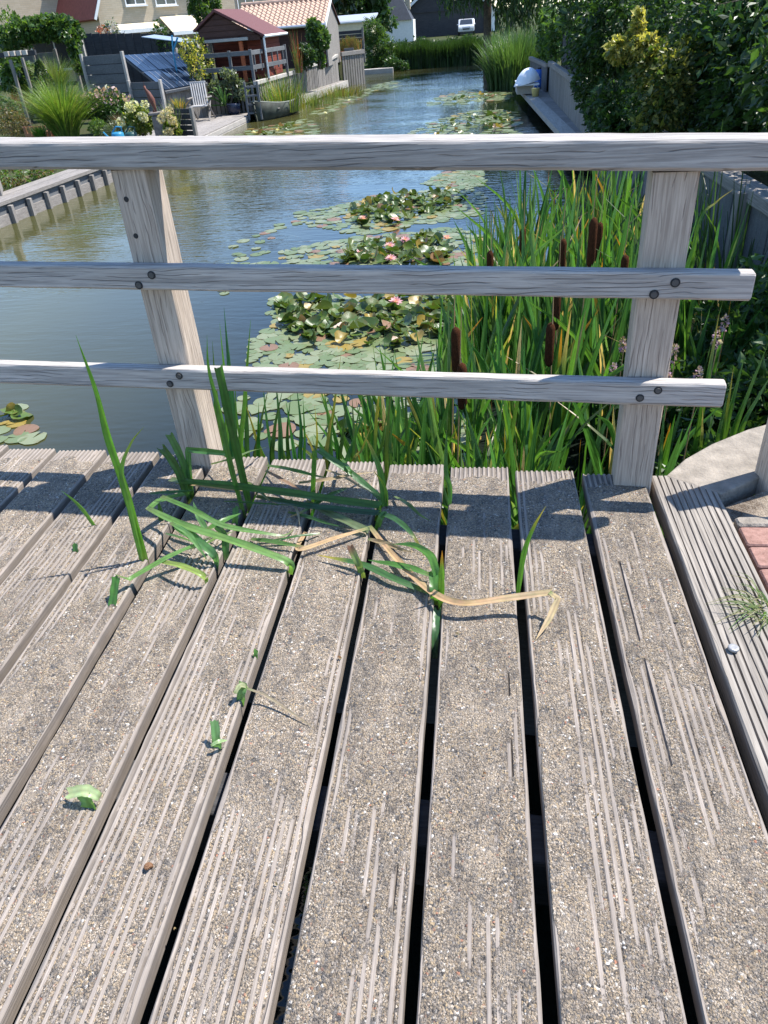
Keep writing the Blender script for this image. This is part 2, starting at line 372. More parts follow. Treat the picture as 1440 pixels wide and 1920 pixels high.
# ------------------------------------------------------------------ setting: water, ground, banks
W = -1.1
def sheet(name, poly, z, mat, depth=0):
    mb = MB(); n = len(poly)
    if depth: mb.prism([(x, y, z - depth) for x, y in poly], (0, 0, depth))
    else: mb.add([(x, y, z) for x, y in poly], [tuple(range(n))])
    return structure(mb.build(name, mat))
sheet('water', [(-14, -12), (9, -12), (9, 60), (-14, 60)], W, MAT['water'])
sheet('ground', [(-900, -200), (-8.35, -200), (-8.45, 12), (-8.3, 18), (-8.2, 20.35), (-10.8, 20.4), (-10.8, 27.9), (-8.3, 28.0), (-7.2, 36), (-6.9, 49), (-3, 49.6), (1.3, 48.4), (2.3, 36), (2.3, -1), (2.3, -200), (900, -200), (900, 900), (-900, 900)], -.80, MAT['soil'], 1.2)
sheet('right_bank', [(2.2, 4.2), (2.2, 40), (30, 40), (30, -20), (.9, -20), (.9, 2.25), (1.6, 2.9), (2.05, 3.6)], -.06, MAT['soil'], 1.4)
sheet('sandy_verge', [(.862, -3), (5, -3), (5, 2.95), (1.42, 2.62), (1.05, 2.42), (.862, 2.3)], -.035, MAT['sand'], .2)
for o in bpy.data.objects:
    if o.name == 'water':
        pass

# ------------------------------------------------------------------ bridge deck
deck = thing('bridge_deck', 'weathered grey plank bridge deck with gritted ridged boards and open gaps', 'bridge deck', (-1, 1.2, 0))
PITCH = .0181
def y_end(x): return 2.537 - .0955 * x
def plank(xl, xr, seed, gap_l=.0, y0=-.6, grit=1.0, z=0.0, skew=0):
    """one board: ridged cross-section, grooves filled with grit that has worn off the ridges in streaks"""
    r = np.random.default_rng(seed)
    wdt = xr - xl; nr = int(round((wdt - .012) / PITCH)); ncol = nr * 6 + 1
    u = np.linspace(.0035, wdt - .0035, ncol); ye = y_end((xl + xr) / 2) + r.uniform(-.006, .006)
    nrow = int((ye - y0) / .0062); v = np.linspace(y0, ye, nrow)
    Ug, Vg = np.meshgrid(u, v); ph = (Ug - .0035) / (wdt - .007) * nr
    ridge = np.abs(((ph + .5) % 1) - .5) * 2                       # 1 in a groove centre, 0 on a ridge
    groove = np.clip((ridge - .42) / .3, 0, 1); rz = -.0052 * groove * groove * (3 - 2 * groove)
    rid = np.floor(ph + .5)
    cov = fbm(Ug * 7 + 11 * seed, Vg * 1.6 + seed, seed, 4)
    per = vnoise(rid * 3.7 + seed * 1.3, Vg * 3.4 + rid * 11.1, seed + 5) * .6 + vnoise(rid * 7.7, Vg * 16 + rid * 5.1, seed + 6) * .4
    edge = np.minimum(Ug, wdt - Ug)
    lev = .0006 + .0100 * (cov - .46) * 1.5 + .0085 * (per - .5)
    lev -= np.clip((.024 + .022 * (vnoise(Vg * 1.3, Vg * 0 + 3.3, seed + 9) - .5) - edge) / .014, 0, 1.6) * .0034
    endd = ye - Vg - .088 - .05 * (vnoise(Ug * 30, Ug * 0, seed + 2) - .5)
    lev = lev - np.clip(-endd / .02, 0, 1) * .01
    lev = lev * grit - (1 - grit) * .01
    m = np.clip((lev - rz) / .0016 * .5 + .5, 0, 1)
    gz = np.minimum(lev, .0016) + (r.random(Ug.shape) - .5) * .0016
    zz = np.where(lev > rz, np.maximum(gz, rz - .0004), rz) + .0035 * (fbm(Ug * 5, Vg * 1.1, seed + 3, 3) - .5)
    # long splits near the edges
    for k in range(2):
        xc = r.choice([.026, .042, wdt - .026, wdt - .042]); a = r.uniform(y0, ye - .8); b = a + r.uniform(.3, .9)
        xc = (round((xc - .007) / (wdt - .014) * nr) + .5) / nr * (wdt - .014) + .007
        s = (np.abs(Ug - xc) < .0024) & (Vg > a) & (Vg < b) & (lev < .0005); zz = np.where(s, zz - .006, zz); m = np.where(s, 0, m)
    dirt = np.where((m < .3) & (rz < -.0025), .7, 0.0)
    nk = np.clip(vnoise(Vg * 5, Vg * 0 + seed, seed + 14) - .74, 0, 1) * .03; edge_w = .003 * (vnoise(Vg * 22, Vg * 0 + seed, seed + 4) - .5) + nk
    X = xl + Ug + np.where(Ug < .012, edge_w, 0) - np.where(wdt - Ug < .012, edge_w, 0) + skew * (Vg - 1.5)
    top = np.stack([X, Vg, zz + z], -1)
    def side(x, zv, off): return np.stack([np.full(nrow, x) + off + skew * (v - 1.5), v, np.full(nrow, zv + z)], -1)[:, None, :]
    wob = .002 * (vnoise(v * 9, v * 0, seed + 8) - .5)
    G = np.concatenate([side(xl + .006, -.055, 0 * wob), side(xl, -.045, wob), side(xl, -.0045, wob), top, side(xr, -.0045, wob), side(xr, -.045, wob), side(xr - .006, -.055, 0 * wob)], 1)
    mask = np.pad(m, ((0, 0), (3, 3)), constant_values=0); dd = np.pad(dirt, ((0, 0), (3, 3)), constant_values=.3)
    nc = G.shape[1]
    # end caps: one extra row at each end dropped to the underside
    def cap(row): q = row.copy(); q[:, 2] = -.055 + z; return q[None]
    G = np.concatenate([cap(G[0]), G, cap(G[-1])], 0); mask = np.pad(mask, ((1, 1), (0, 0)), mode='constant'); dd = np.pad(dd, ((1, 1), (0, 0)), mode='constant')
    nr_ = G.shape[0]; idx = np.arange(nr_ * nc).reshape(nr_, nc)
    F = np.stack([idx[:-1, :-1], idx[:-1, 1:], idx[1:, 1:], idx[1:, :-1]], -1).reshape(-1, 4)
    col = np.stack([mask.ravel(), dd.ravel(), mask.ravel() * 0], -1)
    return mesh_np('plank', G.reshape(-1, 3), F, MAT['deck'], deck, col)
GX = [-2.601, -2.353, -2.105, -1.857, -1.609, -1.361, -1.113, -.863, -.612, -.362, -.1185, .134, .383]
GW = [.03, .03, .03, .03, .03, .03, .032, .030, .030, .028, .026, .030, .030]
for k in range(len(GX)):
    x0 = GX[k] + GW[k] / 2; x1 = (GX[k + 1] - GW[k + 1] / 2) if k + 1 < len(GX) else .618
    plank(x0, x1, 100 + k, z=[0, .002, -.002, .001][k % 4], y0=(-.6 if k > 3 else .6), skew=[0, .001, -.001][k % 3])
# edge board without grit: narrow saw-cut grooves
def edge_board():
    xl, xr, y0, ye = .650, .862, -.6, 2.475; ncol = 9; cuts = np.linspace(xl + .024, xr - .018, ncol); us = [xl + .005]
    for c in cuts: us += [c - .0030, c - .0021, c + .0021, c + .0030]
    us.append(xr - .004); us = np.array(us); v = np.linspace(y0, ye, 420)
    Ug, Vg = np.meshgrid(us, v); cut = np.zeros(len(us)); 
    for k in range(ncol): cut[2 + 4 * k] = cut[3 + 4 * k] = 1
    dep = .011 * np.clip(.25 + 1.5 * fbm(Ug * 40, Vg * 2.3, 77, 3) - .35, .05, 1)
    Z = -.003 - cut[None] * dep + .003 * (fbm(Ug * 6, Vg * 1.5, 78, 3) - .5)
    Xo = Ug + .0022 * (vnoise(Vg * 7 + Ug * 300, Vg * 0, 79) - .5)
    wob = .002 * (vnoise(v * 9, v * 0, 8) - .5)
    def side(x, zv): return np.stack([x + wob, v, np.full(len(v), zv)], -1)[:, None]
    G = np.concatenate([side(xl, -.075), side(xl, -.009), np.stack([Xo, Vg, Z], -1), side(xr, -.009), side(xr, -.075)], 1)
    def cap(row): q = row.copy(); q[:, 2] = -.075; return q[None]
    G = np.concatenate([cap(G[0]), G, cap(G[-1])], 0); a, b = G.shape[:2]; idx = np.arange(a * b).reshape(a, b)
    F = np.stack([idx[:-1, :-1], idx[:-1, 1:], idx[1:, 1:], idx[1:, :-1]], -1).reshape(-1, 4)
    o = mesh_np('edge_plank', G.reshape(-1, 3), F, MAT['edge'], deck); o['label'] = 'plain grooved edge board without grit'
edge_board()
mb = MB()
for yy in (2.25, 1.1, -.2): 
    b = MB(); b.box((-.9, yy - .1 * 0, -.15), (3.6, .12, .17), -.0955, .004); b.build('joist', MAT['darkwood'], deck)
# unseen blockers added under the deck so the plank gaps stay dark
ab = MB(); ab.box((-.9, 2.3, -.66), (4.6, .1, .9), -.0955, .01); structure(ab.build('deck_light_blocker', MAT['darkwood']))
ab = MB(); ab.box((1.0, .6, -.62), (.55, 3.2, 1.0), 0, .01); structure(ab.build('deck_light_blocker', MAT['darkwood']))
# ------------------------------------------------------------------ railing
A = math.atan(.0955)
rl = thing('wooden_railing', 'weathered grey timber railing with three rails bolted to two posts', 'railing', (.574, 2.42, 0), rotz=-A)
def rail(s0, s1, n0, n1, zf, h, name, seed, bev=.007):
    """beam along local x with softly worn edges; zf(s) = underside height"""
    r = np.random.default_rng(seed); k = int((s1 - s0) / .02); s = np.linspace(s0, s1, k)
    b = bev; prof = [(n0, b), (n0, h - b), (n0 + b * .35, h - b * .3), (n0 + b, h), (n1 - b, h), (n1 - b * .35, h - b * .3), (n1, h - b), (n1, b), (n1 - b, 0), (n0 + b, 0)]
    m = len(prof); V = np.zeros((k, m, 3))
    for j, (n, z) in enumerate(prof):
        V[:, j, 0] = s; V[:, j, 1] = n + .0022 * (vnoise(s * 11 + j * 5, s * 0, seed) - .5); V[:, j, 2] = zf(s) + z + .0026 * (vnoise(s * 9 + j * 3, s * 0 + 4, seed + 1) - .5)
    # ends: pull in a small rounding
    V[0, :, 0] += .0; idx = np.arange(k * m).reshape(k, m)
    F = [(idx[i, j], idx[i, (j + 1) % m], idx[i + 1, (j + 1) % m], idx[i + 1, j]) for i in range(k - 1) for j in range(m)]
    c = V[-1].mean(0); last = c + (V[-1] - c) * np.array([1, .9, .9]); last[:, 0] += .004
    mbx = MB(); mbx.add(V.reshape(-1, 3), F); e = mbx.f
    n = len(mbx.v); mbx.v += [tuple(p) for p in last]; mbx.c += [(.5, .5, .5)] * m
    mbx.f += [(int(idx[-1, j]), int(idx[-1, (j + 1) % m]), n + (j + 1) % m, n + j) for j in range(m)] + [tuple(n + j for j in range(m))] + [tuple(int(idx[0, j]) for j in range(m - 1, -1, -1))]
    mbx.f = [tuple(int(q) for q in f) for f in mbx.f]
    return mbx.build(name, MAT['rail'], rl, local=True)
z_top = lambda s: 1.077 - .0365 * s
z_mid = lambda s: .713 - .0215 * s
z_low = lambda s: .351 - .0095 * s
rail(-3.6, .345, -.058, .085, z_top, .082, 'top_rail', 3, .01)
rm = rail(-3.6, .252, -.078, -.0255, z_mid, .085, 'middle_rail', 4, .008)
rw = rail(-3.6, .234, -.078, -.0255, z_low, .085, 'lower_rail', 5, .009)
def post(sc_, wd, seed, ztop, dep=.132, parent=rl, n0=-.025, name='post', zb=-.55):
    k = 60; z = np.linspace(zb, ztop, k); b = .008
    x, y0, y1 = wd / 2, n0, n0 + dep
    prof = [(-x + b, y0), (x - b, y0), (x - b * .3, y0 + b * .3), (x, y0 + b), (x, y1 - b), (x - b, y1), (-x + b, y1), (-x, y1 - b), (-x, y0 + b), (-x + b * .3, y0 + b * .3)]
    m = len(prof); V = np.zeros((k, m, 3))
    for j, (a, c) in enumerate(prof):
        V[:, j, 0] = sc_ + a + .003 * (vnoise(z * 6 + j * 7, z * 0, seed) - .5); V[:, j, 1] = c + .002 * (vnoise(z * 6 + j * 7, z * 0 + 5, seed) - .5); V[:, j, 2] = z
    idx = np.arange(k * m).reshape(k, m); mbx = MB()
    F = [(int(idx[i, j]), int(idx[i, (j + 1) % m]), int(idx[i + 1, (j + 1) % m]), int(idx[i + 1, j])) for i in range(k - 1) for j in range(m)]
    F.append(tuple(int(idx[-1, j]) for j in range(m)))
    mbx.add(V.reshape(-1, 3), F); return mbx.build(name, MAT['post'], parent, local=True)
pl_ = post(-1.735, .126, 11, 1.135); pr_ = post(-.003, .132, 12, 1.07)
def bolt(s, z, n, parent, r=.0145):
    b = MB(); b.tube([(s, n - .0015, z), (s, n + .004, z)], [r, r], 16); ring = b.build('bolt_hole', MAT['black'], parent, local=True)
    c = MB(); c.tube([(s, n - .004, z), (s, n - .001, z)], [r * .66, r * .72], 14); c.build('bolt_cap', MAT['boltgrey'], ring, local=True)
for s, z in ((-1.706, .805), (-1.764, .770), (.031, .767), (-.026, .731)): bolt(s, z, -.079, rm)
for s, z in ((-1.692, .427), (-1.738, .393), (.028, .41), (-.026, .381)): bolt(s, z, -.079, rw, .0135)
for s, z in ((-1.762, 1.045), (-1.760, .925)):
    b = MB(); b.tube([(s, -.0268, z), (s, -.02, z)], [.009, .009], 14); b.build('bolt_hole', MAT['black'], pl_, local=True)
# second railing's post at the bank
rp = thing('corner_post', 'brown timber post standing in the sandy verge beside the stone slab', 'post', (1.05, 2.43, 0))
b = MB(); b.box((1.088, 2.47, .30), (.105, .10, .78), .3, .008); b.build('shaft', MAT['post'], rp)
b = MB(); b.box((1.30, 2.35, .56), (.62, .045, .09), -.5, .008); b.build('rail', MAT['rail'], rp)

# ------------------------------------------------------------------ slab, pavers, verge
sl = MB(); top = [(.70, 2.47), (.80, 2.60), (.93, 2.72), (1.10, 2.84), (1.32, 2.95), (1.6, 3.02), (1.6, 2.76), (1.30, 2.62), (1.07, 2.49), (.87, 2.345)]
sl.prism([(x, y, -.085) for x, y in top], (0, 0, .083)); o = sl.build('edging_slab', MAT['concrete']); tag(o, 'curved pale edging slab at the end of the bridge planks', 'slab')
bv = o.modifiers.new('bevel', 'BEVEL'); bv.width = .008; bv.segments = 2
pv = structure(thing('pavement', 'red brick pavers beside the bridge edge board', 'pavement', (1.3, 1.0, -.03))); 
del pv['category']; del pv['label']
pm = None
for i in range(7):
    for j in range(20):
        x = .978 + .216 * i - (.108 if j % 2 else 0); y = 2.095 - .112 * j
        if x < .93: continue
        if pm is None:
            q = MB(); q.box((0, 0, 0), (.208, .104, .06), 0, .006); pm = q.build('paver', MAT['paver'], pv, local=True); o = pm
        else: o = pm.copy(); C.objects.link(o)
        o.location = (x - 1.3, y - 1.0, -.005 + random.uniform(-.003, .002)); o.rotation_euler = (random.uniform(-.02, .02), random.uniform(-.02, .02), random.uniform(-.012, .012))
for j in range(1, 20, 2):   # half pavers that close the bond at the edge board
    q = MB(); q.box((0, 0, 0), (.1, .104, .06), 0, .006); o = q.build('paver', MAT['paver'], pv, local=True); o.location = (.923 - 1.3, 2.095 - .112 * j - 1.0, -.005)
q = MB(); q.box((1.35, 2.185, -.03), (.95, .05, .06), .02, .008); o = q.build('kerb_stone', MAT['concrete']); tag(o, 'thin pale kerb strip between sandy earth and red pavers', 'kerb')
q = MB(); p = at_z(1375, 1216, .004); q.lathe(p, [(.0, -.003), (.0135, -.003), (.015, 0), (.0145, .005), (.012, .0065), (.007, .0055), (0, .006)], 18); o = q.build('metal_cap', MAT['cap'], smooth=True); tag(o, 'small round pale cap lying on the grooved edge board', 'cap')
q = MB(); p = at_z(278, 1627, .006)
for k in range(26):   # coiled shell
    th = k * .52; rr_ = .011 * (1 - k / 30); c0 = p + np.array([math.cos(th) * rr_ * .55, math.sin(th) * rr_ * .55, .002 + .0003 * k]); th2 = th + .6; c1 = p + np.array([math.cos(th2) * rr_ * .53, math.sin(th2) * rr_ * .53, .0023 + .0003 * k]); q.tube([c0, c1], [rr_ * .55, rr_ * .53], 7)
o = q.build('snail_shell', MAT['snail'], smooth=True); tag(o, 'small brown snail shell lying on a gritted plank', 'shell')

# ------------------------------------------------------------------ reed leaves
def catmull(P, n):
    P = [np.array(p, float) for p in P]; P = [2 * P[0] - P[1]] + P + [2 * P[-1] - P[-2]]; out = []
    segs = len(P) - 3
    for i in range(segs):
        for t in np.linspace(0, 1, n, endpoint=(i == segs - 1)):
            a, b, c, d = P[i:i + 4]; out.append(.5 * ((2 * b) + (-a + c) * t + (2 * a - 5 * b + 4 * c - d) * t * t + (-a + 3 * b - 3 * c + d) * t ** 3))
    return np.array(out)
def lerp(a, b, t): return tuple(a[i] * (1 - t) + b[i] * t for i in range(3))
GREENS = [(.038, .105, .022), (.05, .13, .026), (.03, .085, .028), (.07, .155, .03), (.045, .12, .045)]
def ribbon(mb, pts, width, hint=(0, -1, .35), blunt=False, col=None, tip=None, twist=0, sharp=False, fold=.11, n=7, base_w=.7):
    """a strap leaf: path pts, V-folded section, tapering to the tip"""
    Q = np.array([np.array(p, float) for p in pts]) if sharp else catmull(pts, n)
    if sharp:   # keep kinks but subdivide
        R_ = [Q[0]]
        for a, b in zip(Q[:-1], Q[1:]): R_ += [a + (b - a) * t for t in (.12, .5, .88, 1)]
        Q = np.array(R_)
    k = len(Q); seg = np.linalg.norm(np.diff(Q, axis=0), axis=1); s = np.concatenate([[0], np.cumsum(seg)]) / max(seg.sum(), 1e-6)
    col = col or random.choice(GREENS); hint = np.array(hint, float); vs = []; cs = []; fs = []
    for i in range(k):
        T = Q[min(i + 1, k - 1)] - Q[max(i - 1, 0)]; T /= np.linalg.norm(T) + 1e-9
        side = np.cross(T, hint); side /= np.linalg.norm(side) + 1e-9; nn = np.cross(side, T)
        if twist: a = twist * s[i]; side = side * math.cos(a) + nn * math.sin(a); nn = np.cross(side, T)
        wd = width * (base_w + (1 - base_w) * min(1, s[i] / .35))
        if not blunt: wd *= max(.03, 1 - max(0, (s[i] - .45) / .55) ** 1.7)
        h = wd / 2 * (1 + .06 * math.sin(s[i] * 23 + width * 900)); c = col
        if tip is not None and s[i] > .72: c = lerp(col, tip, min(1, (s[i] - .72) / .2))
        if s[i] < .12: c = lerp((.16, .2, .08), c, s[i] / .12)
        for u_, kk in ((-1, .82), (-.5, 1.12), (0, .78), (.5, 1.1), (1, .88)):
            p = Q[i] + side * (h * u_) + nn * (-h * fold * 2 * (1 - u_ * u_)) + nn * (h * .12 * math.sin(s[i] * 17 + 3 * u_))
            if blunt and i == k - 1: p = p + T * random.uniform(-.35, .25) * width
            vs.append(p); cs.append(tuple(min(.8, q * kk * random.uniform(.94, 1.06)) for q in c))
    for i in range(k - 1):
        for j in range(4): a = i * 5 + j; fs.append((a, a + 1, a + 6, a + 5))
    mb.add(vs, fs, cs)
YEL, ORG, TAN = (.42, .33, .06), (.45, .19, .03), (.40, .27, .15)

# ---- reed shoots on the deck (pixel, height) -> world; each shoot is a thing, its leaves are parts
def zpts(L): return [at_z(px, py, z) for px, py, z in L]
def standing(L, lean=0.0, z0=-.04):
    b = at_z(L[0][0], L[0][1], 0.0); n = len(L); out = [b + np.array([0, 0, z0])]
    for i, (px, py) in enumerate(L):
        out.append(at_y(px, py, b[1] + lean * i / (n - 1)))
    return out[:1] + out[2:]
def shoot(label, leaves, name='reed_shoot', cat='reed', group=None):
    p0 = leaves[0][0][0]; t = thing(name, label, cat, (p0[0], p0[1], -.03), group)
    for pts, kw in leaves:
        mb = MB(); mat = kw.pop('mat', 'reed'); kw['width'] *= (.82 if len(pts) != 3 else .9); kw['col'] = tuple(min(.6, c * (1.65 if mat == 'reed' else 1.15)) for c in kw.get('col', GREENS[0])); ribbon(mb, pts, **kw); mb.build('leaf', MAT[mat], t, smooth=True)
    return t
shoot('tall reed shoot with one long pointed blade rising from a plank gap', [
    (standing([(272, 1050), (243, 945), (205, 830), (180, 735), (142, 628)], .06), dict(width=.034, col=(.06, .15, .02))),
    (standing([(264, 1052), (240, 940), (228, 882), (245, 832), (270, 800)], .03), dict(width=.024, col=(.06, .14, .03), tip=(.2, .25, .05)))])
shoot('short slanting reed blade with narrow tip in a plank gap', [(standing([(182, 985), (150, 950), (114, 919)], .0), dict(width=.018, col=(.07, .15, .03)))])
shoot('trio of stiff reed blades with cut ends beside the left railing post', [
    (standing([(352, 930), (332, 880), (302, 838)], .02), dict(width=.036, blunt=True, col=(.03, .075, .02))),
    (standing([(357, 925), (344, 870), (318, 815)], .02), dict(width=.034, blunt=True, col=(.05, .11, .04))),
    (standing([(357, 925), (355, 890), (352, 843)], .02) + [at_y(425, 850, at_z(357, 925, 0)[1] + .1)], dict(width=.028, blunt=True, sharp=True, col=(.05, .12, .04)))])
shoot('reed shoot with two tall dark blades crossing the lower rail', [
    (standing([(455, 955), (432, 870), (408, 760), (391, 690), (388, 628)], .03), dict(width=.027, col=(.04, .105, .02))),
    (standing([(468, 948), (452, 880), (428, 775), (409, 685)], .03), dict(width=.038, blunt=True, col=(.028, .075, .018)))])
shoot('narrow upright reed blade beside the folded leaves', [(standing([(583, 935), (588, 890), (590, 846)], .0), dict(width=.02, blunt=True, col=(.045, .11, .02)))])
shoot('reed shoot with one blade folded over to the left', [
    (zpts([(722, 945, -.02), (715, 935, .03), (660, 888, .10), (596, 842, .17)]), dict(width=.03, blunt=True, col=(.04, .10, .035), hint=(0, -.5, 1))),
    (standing([(722, 952), (714, 890), (700, 850), (682, 814)], .03), dict(width=.03, tip=YEL, col=(.05, .12, .03))),
    (standing([(725, 948), (722, 915), (700, 882)], -.04), dict(width=.014, col=(.12, .2, .03), tip=YEL))])
shoot('wide green reed leaf lying flat across several planks', [
    (zpts([(318, 898, .05), (380, 905, .09), (460, 913, .10), (600, 932, .08), (716, 948, .05)]), dict(width=.042, hint=(0, -.3, 1), col=(.045, .105, .02), blunt=True)),
    (zpts([(480, 930, .05), (580, 948, .06), (712, 962, .04)]), dict(width=.028, hint=(0, -.3, 1), col=(.03, .07, .035), blunt=True))])
shoot('greyish withered reed leaf lying below the wide green one', [
    (zpts([(572, 940, .05), (640, 972, .04), (690, 995, .02)]), dict(width=.032, hint=(0, -.3, 1), col=(.09, .12, .06), blunt=True)),
    (zpts([(545, 935, .05), (558, 960, .04), (562, 985, .01)]), dict(width=.012, hint=(0, -.3, 1), col=(.3, .26, .18), mat='dry')),
    (zpts([(498, 882, .06), (540, 905, .06), (580, 930, .04)]), dict(width=.016, hint=(0, -.3, 1), col=(.25, .16, .11), mat='dry'))])
shoot('long tan dried reed leaf snaking across the planks with a bent end', [
    (zpts([(692, 985, .02), (735, 1038, .03), (800, 1102, .04), (862, 1130, .05), (955, 1120, .06), (1035, 1110, .08)]), dict(width=.026, hint=(0, -.4, 1), col=(.42, .28, .16), tip=(.48, .36, .22), mat='dry', blunt=True)),
    (zpts([(1030, 1110, .08), (1047, 1122, .075), (1030, 1160, .04), (1003, 1202, .004)]), dict(width=.024, hint=(0, -.4, 1), col=(.48, .36, .22), mat='dry', sharp=True))])
shoot('short tan dried reed leaf bent back into a plank gap', [
    (zpts([(690, 990, .03), (630, 1008, .035), (565, 1029, .03), (560, 1020, .01), (575, 995, -.02)]), dict(width=.02, hint=(0, -.4, 1), col=(.44, .3, .17), mat='dry', blunt=True))])
shoot('reed leaf drooping forward from the gap beside the tan leaf', [
    (zpts([(700, 960, .03), (740, 972, .08), (775, 1005, .08), (796, 1045, .01)]), dict(width=.026, hint=(0, -.4, 1), col=(.03, .08, .03), tip=YEL)),
    (zpts([(705, 1000, -.03), (712, 975, .04), (722, 960, .06)]), dict(width=.024, col=(.06, .13, .03), blunt=True))])
shoot('pair of flat green reed leaves pointing left under the tan leaf', [
    (zpts([(808, 1112, .01), (740, 1085, .03), (680, 1058, .03), (592, 1040, .02)]), dict(width=.03, hint=(0, -.3, 1), col=(.04, .10, .035), tip=YEL)),
    (zpts([(808, 1078, .03), (760, 1062, .04), (690, 1050, .03)]), dict(width=.026, hint=(0, -.3, 1), col=(.05, .13, .03)))])
shoot('reed shoot with folded blade and orange tip in the middle gap', [
    (zpts([(818, 1135, -.03), (822, 1100, .03), (815, 1062, .09), (805, 1040, .11), (775, 1022, .11), (735, 1020, .08)]), dict(width=.03, col=(.06, .15, .03), hint=(0, -.8, .8))),
    (standing([(826, 1128), (828, 1080), (829, 1032)], .0), dict(width=.022, col=(.06, .14, .02), tip=ORG)),
    (zpts([(815, 1130, -.03), (815, 1110, .04), (812, 1070, .07)]), dict(width=.032, col=(.05, .13, .03), blunt=True))])
shoot('blunt reed stub low in the middle gap', [(zpts([(815, 1235, -.08), (816, 1190, -.02), (820, 1140, .01)]), dict(width=.024, col=(.04, .1, .035), blunt=True))])
shoot('thin upright reed blade with yellow tip between two right planks', [(standing([(970, 1108), (982, 1040), (1000, 990), (1024, 948)], .02), dict(width=.02, col=(.05, .13, .02), tip=YEL))])
shoot('withered brown and green reed stub standing in a gap', [(zpts([(682, 1085, -.03), (672, 1058, .04), (655, 1022, .09)]), dict(width=.026, col=(.11, .15, .05), tip=(.24, .12, .08), blunt=True))])
shoot('narrow reed blade dipping into the gap behind the middle planks', [(standing([(842, 945), (844, 915), (836, 880), (838, 800)], .0), dict(width=.02, col=(.04, .1, .03)))])
shoot('long pale green reed leaf bent over with its end in a gap', [
    (zpts([(276, 952, .10), (340, 982, .11), (420, 1008, .09), (500, 1036, .06), (542, 1055, .03), (546, 1078, -.03)]), dict(width=.032, hint=(0, -.4, 1), col=(.10, .19, .055), blunt=True)),
    (zpts([(276, 955, .10), (300, 938, .10), (345, 925, .06)]), dict(width=.03, hint=(0, -.4, 1), col=(.07, .15, .04), blunt=True))])
shoot('reed leaf crossing over the pale bent leaf', [
    (zpts([(302, 930, .12), (360, 955, .12), (420, 985, .08), (500, 1000, .04), (535, 1003, .02), (555, 988, .01)]), dict(width=.026, hint=(0, -.4, 1), col=(.07, .15, .04), tip=(.15, .22, .08)))])
shoot('reed leaf bent into a low arch across a gap at left', [
    (zpts([(207, 1158, -.03), (213, 1115, .03), (218, 1078, .08)]), dict(width=.03, col=(.05, .13, .03), blunt=True)),
    (zpts([(218, 1078, .08), (242, 1086, .03), (310, 1046, .06), (402, 1004, .08)]), dict(width=.024, hint=(0, -.4, 1), col=(.09, .18, .05), sharp=True))])
shoot('yellowing reed leaf bent into a plank gap', [
    (zpts([(302, 1052, .05), (345, 1062, .06), (382, 1080, .04), (388, 1098, -.03)]), dict(width=.024, hint=(0, -.4, 1), col=(.17, .23, .06), blunt=True))])
shoot('knot of crossed green reed leaves piled over the left planks', [
    (zpts([(405, 1070, -.03), (402, 1042, .04), (372, 1014, .08), (330, 985, .10)]), dict(width=.034, hint=(0, -.6, 1), col=(.06, .14, .05), blunt=True)),
    (zpts([(320, 980, .12), (352, 1000, .10), (375, 1030, .07), (390, 1052, .03)]), dict(width=.022, hint=(0, -.6, 1), col=(.09, .18, .06))),
    (zpts([(392, 1000, .03), (372, 968, .06), (362, 940, .09)]), dict(width=.024, hint=(0, -.6, 1), col=(.06, .13, .05))),
    (zpts([(388, 992, .05), (420, 975, .06), (452, 962, .04)]), dict(width=.022, hint=(0, -.6, 1), col=(.05, .13, .03))),
    (zpts([(425, 1050, -.03), (420, 1005, .04), (405, 985, .06)]), dict(width=.03, col=(.035, .09, .02), blunt=True)),
    (zpts([(300, 990, -.03), (302, 965, .03), (295, 935, .1)]), dict(width=.022, col=(.03, .08, .02))),
    (zpts([(280, 925, .03), (330, 922, .05), (370, 918, .03)]), dict(width=.02, hint=(0, -.3, 1), col=(.04, .1, .03)))])
shoot('squared reed stub standing beside the knot of leaves', [(zpts([(440, 988, -.02), (441, 970, .02), (442, 950, .05)]), dict(width=.026, col=(.07, .15, .04), blunt=True))])
shoot('small dark reed stub in a gap on the left planks', [(zpts([(143, 1042, -.03), (142, 1035, .0), (140, 1020, .02)]), dict(width=.024, col=(.03, .08, .02), blunt=True))])
shoot('torn pale reed leaf flopped over a plank edge', [
    (zpts([(172, 1530, -.04), (166, 1512, .01), (155, 1488, .035)]), dict(width=.038, col=(.09, .17, .05), blunt=True)),
    (zpts([(188, 1495, .025), (160, 1482, .045), (125, 1488, .03)]), dict(width=.03, hint=(0, -.5, 1), col=(.3, .38, .2), blunt=True))])
shoot('torn reed stub with a frayed flap in a gap', [
    (zpts([(410, 1418, -.04), (406, 1392, .02), (402, 1352, .06)]), dict(width=.026, col=(.09, .18, .07), blunt=True)),
    (zpts([(395, 1398, .03), (410, 1390, .035), (427, 1388, .02)]), dict(width=.012, hint=(0, -.4, 1), col=(.2, .28, .14)))])
shoot('torn reed stub trailing a dried grey stem over a plank', [
    (zpts([(450, 1328, -.04), (452, 1305, .02), (456, 1278, .05)]), dict(width=.026, col=(.09, .17, .06), blunt=True)),
    (zpts([(440, 1300, .04), (452, 1284, .05), (468, 1292, .03)]), dict(width=.016, hint=(0, -.4, 1), col=(.3, .32, .18), mat='dry')),
    (zpts([(462, 1290, .045), (500, 1305, .03), (545, 1335, .015), (592, 1368, .004)]), dict(width=.009, hint=(0, -.4, 1), col=(.27, .22, .16), mat='dry'))])
shoot('tiny green reed stub poking from a far gap', [(zpts([(478, 1245, -.04), (479, 1232, .0), (480, 1217, .02)]), dict(width=.014, col=(.06, .14, .03), blunt=True))])
random.seed(21)
t_ = thing('reed_tangle', 'loose tangle of thin bent reed leaves strewn over the far plank ends', 'reeds', tuple(at_z(520, 940, 0)))
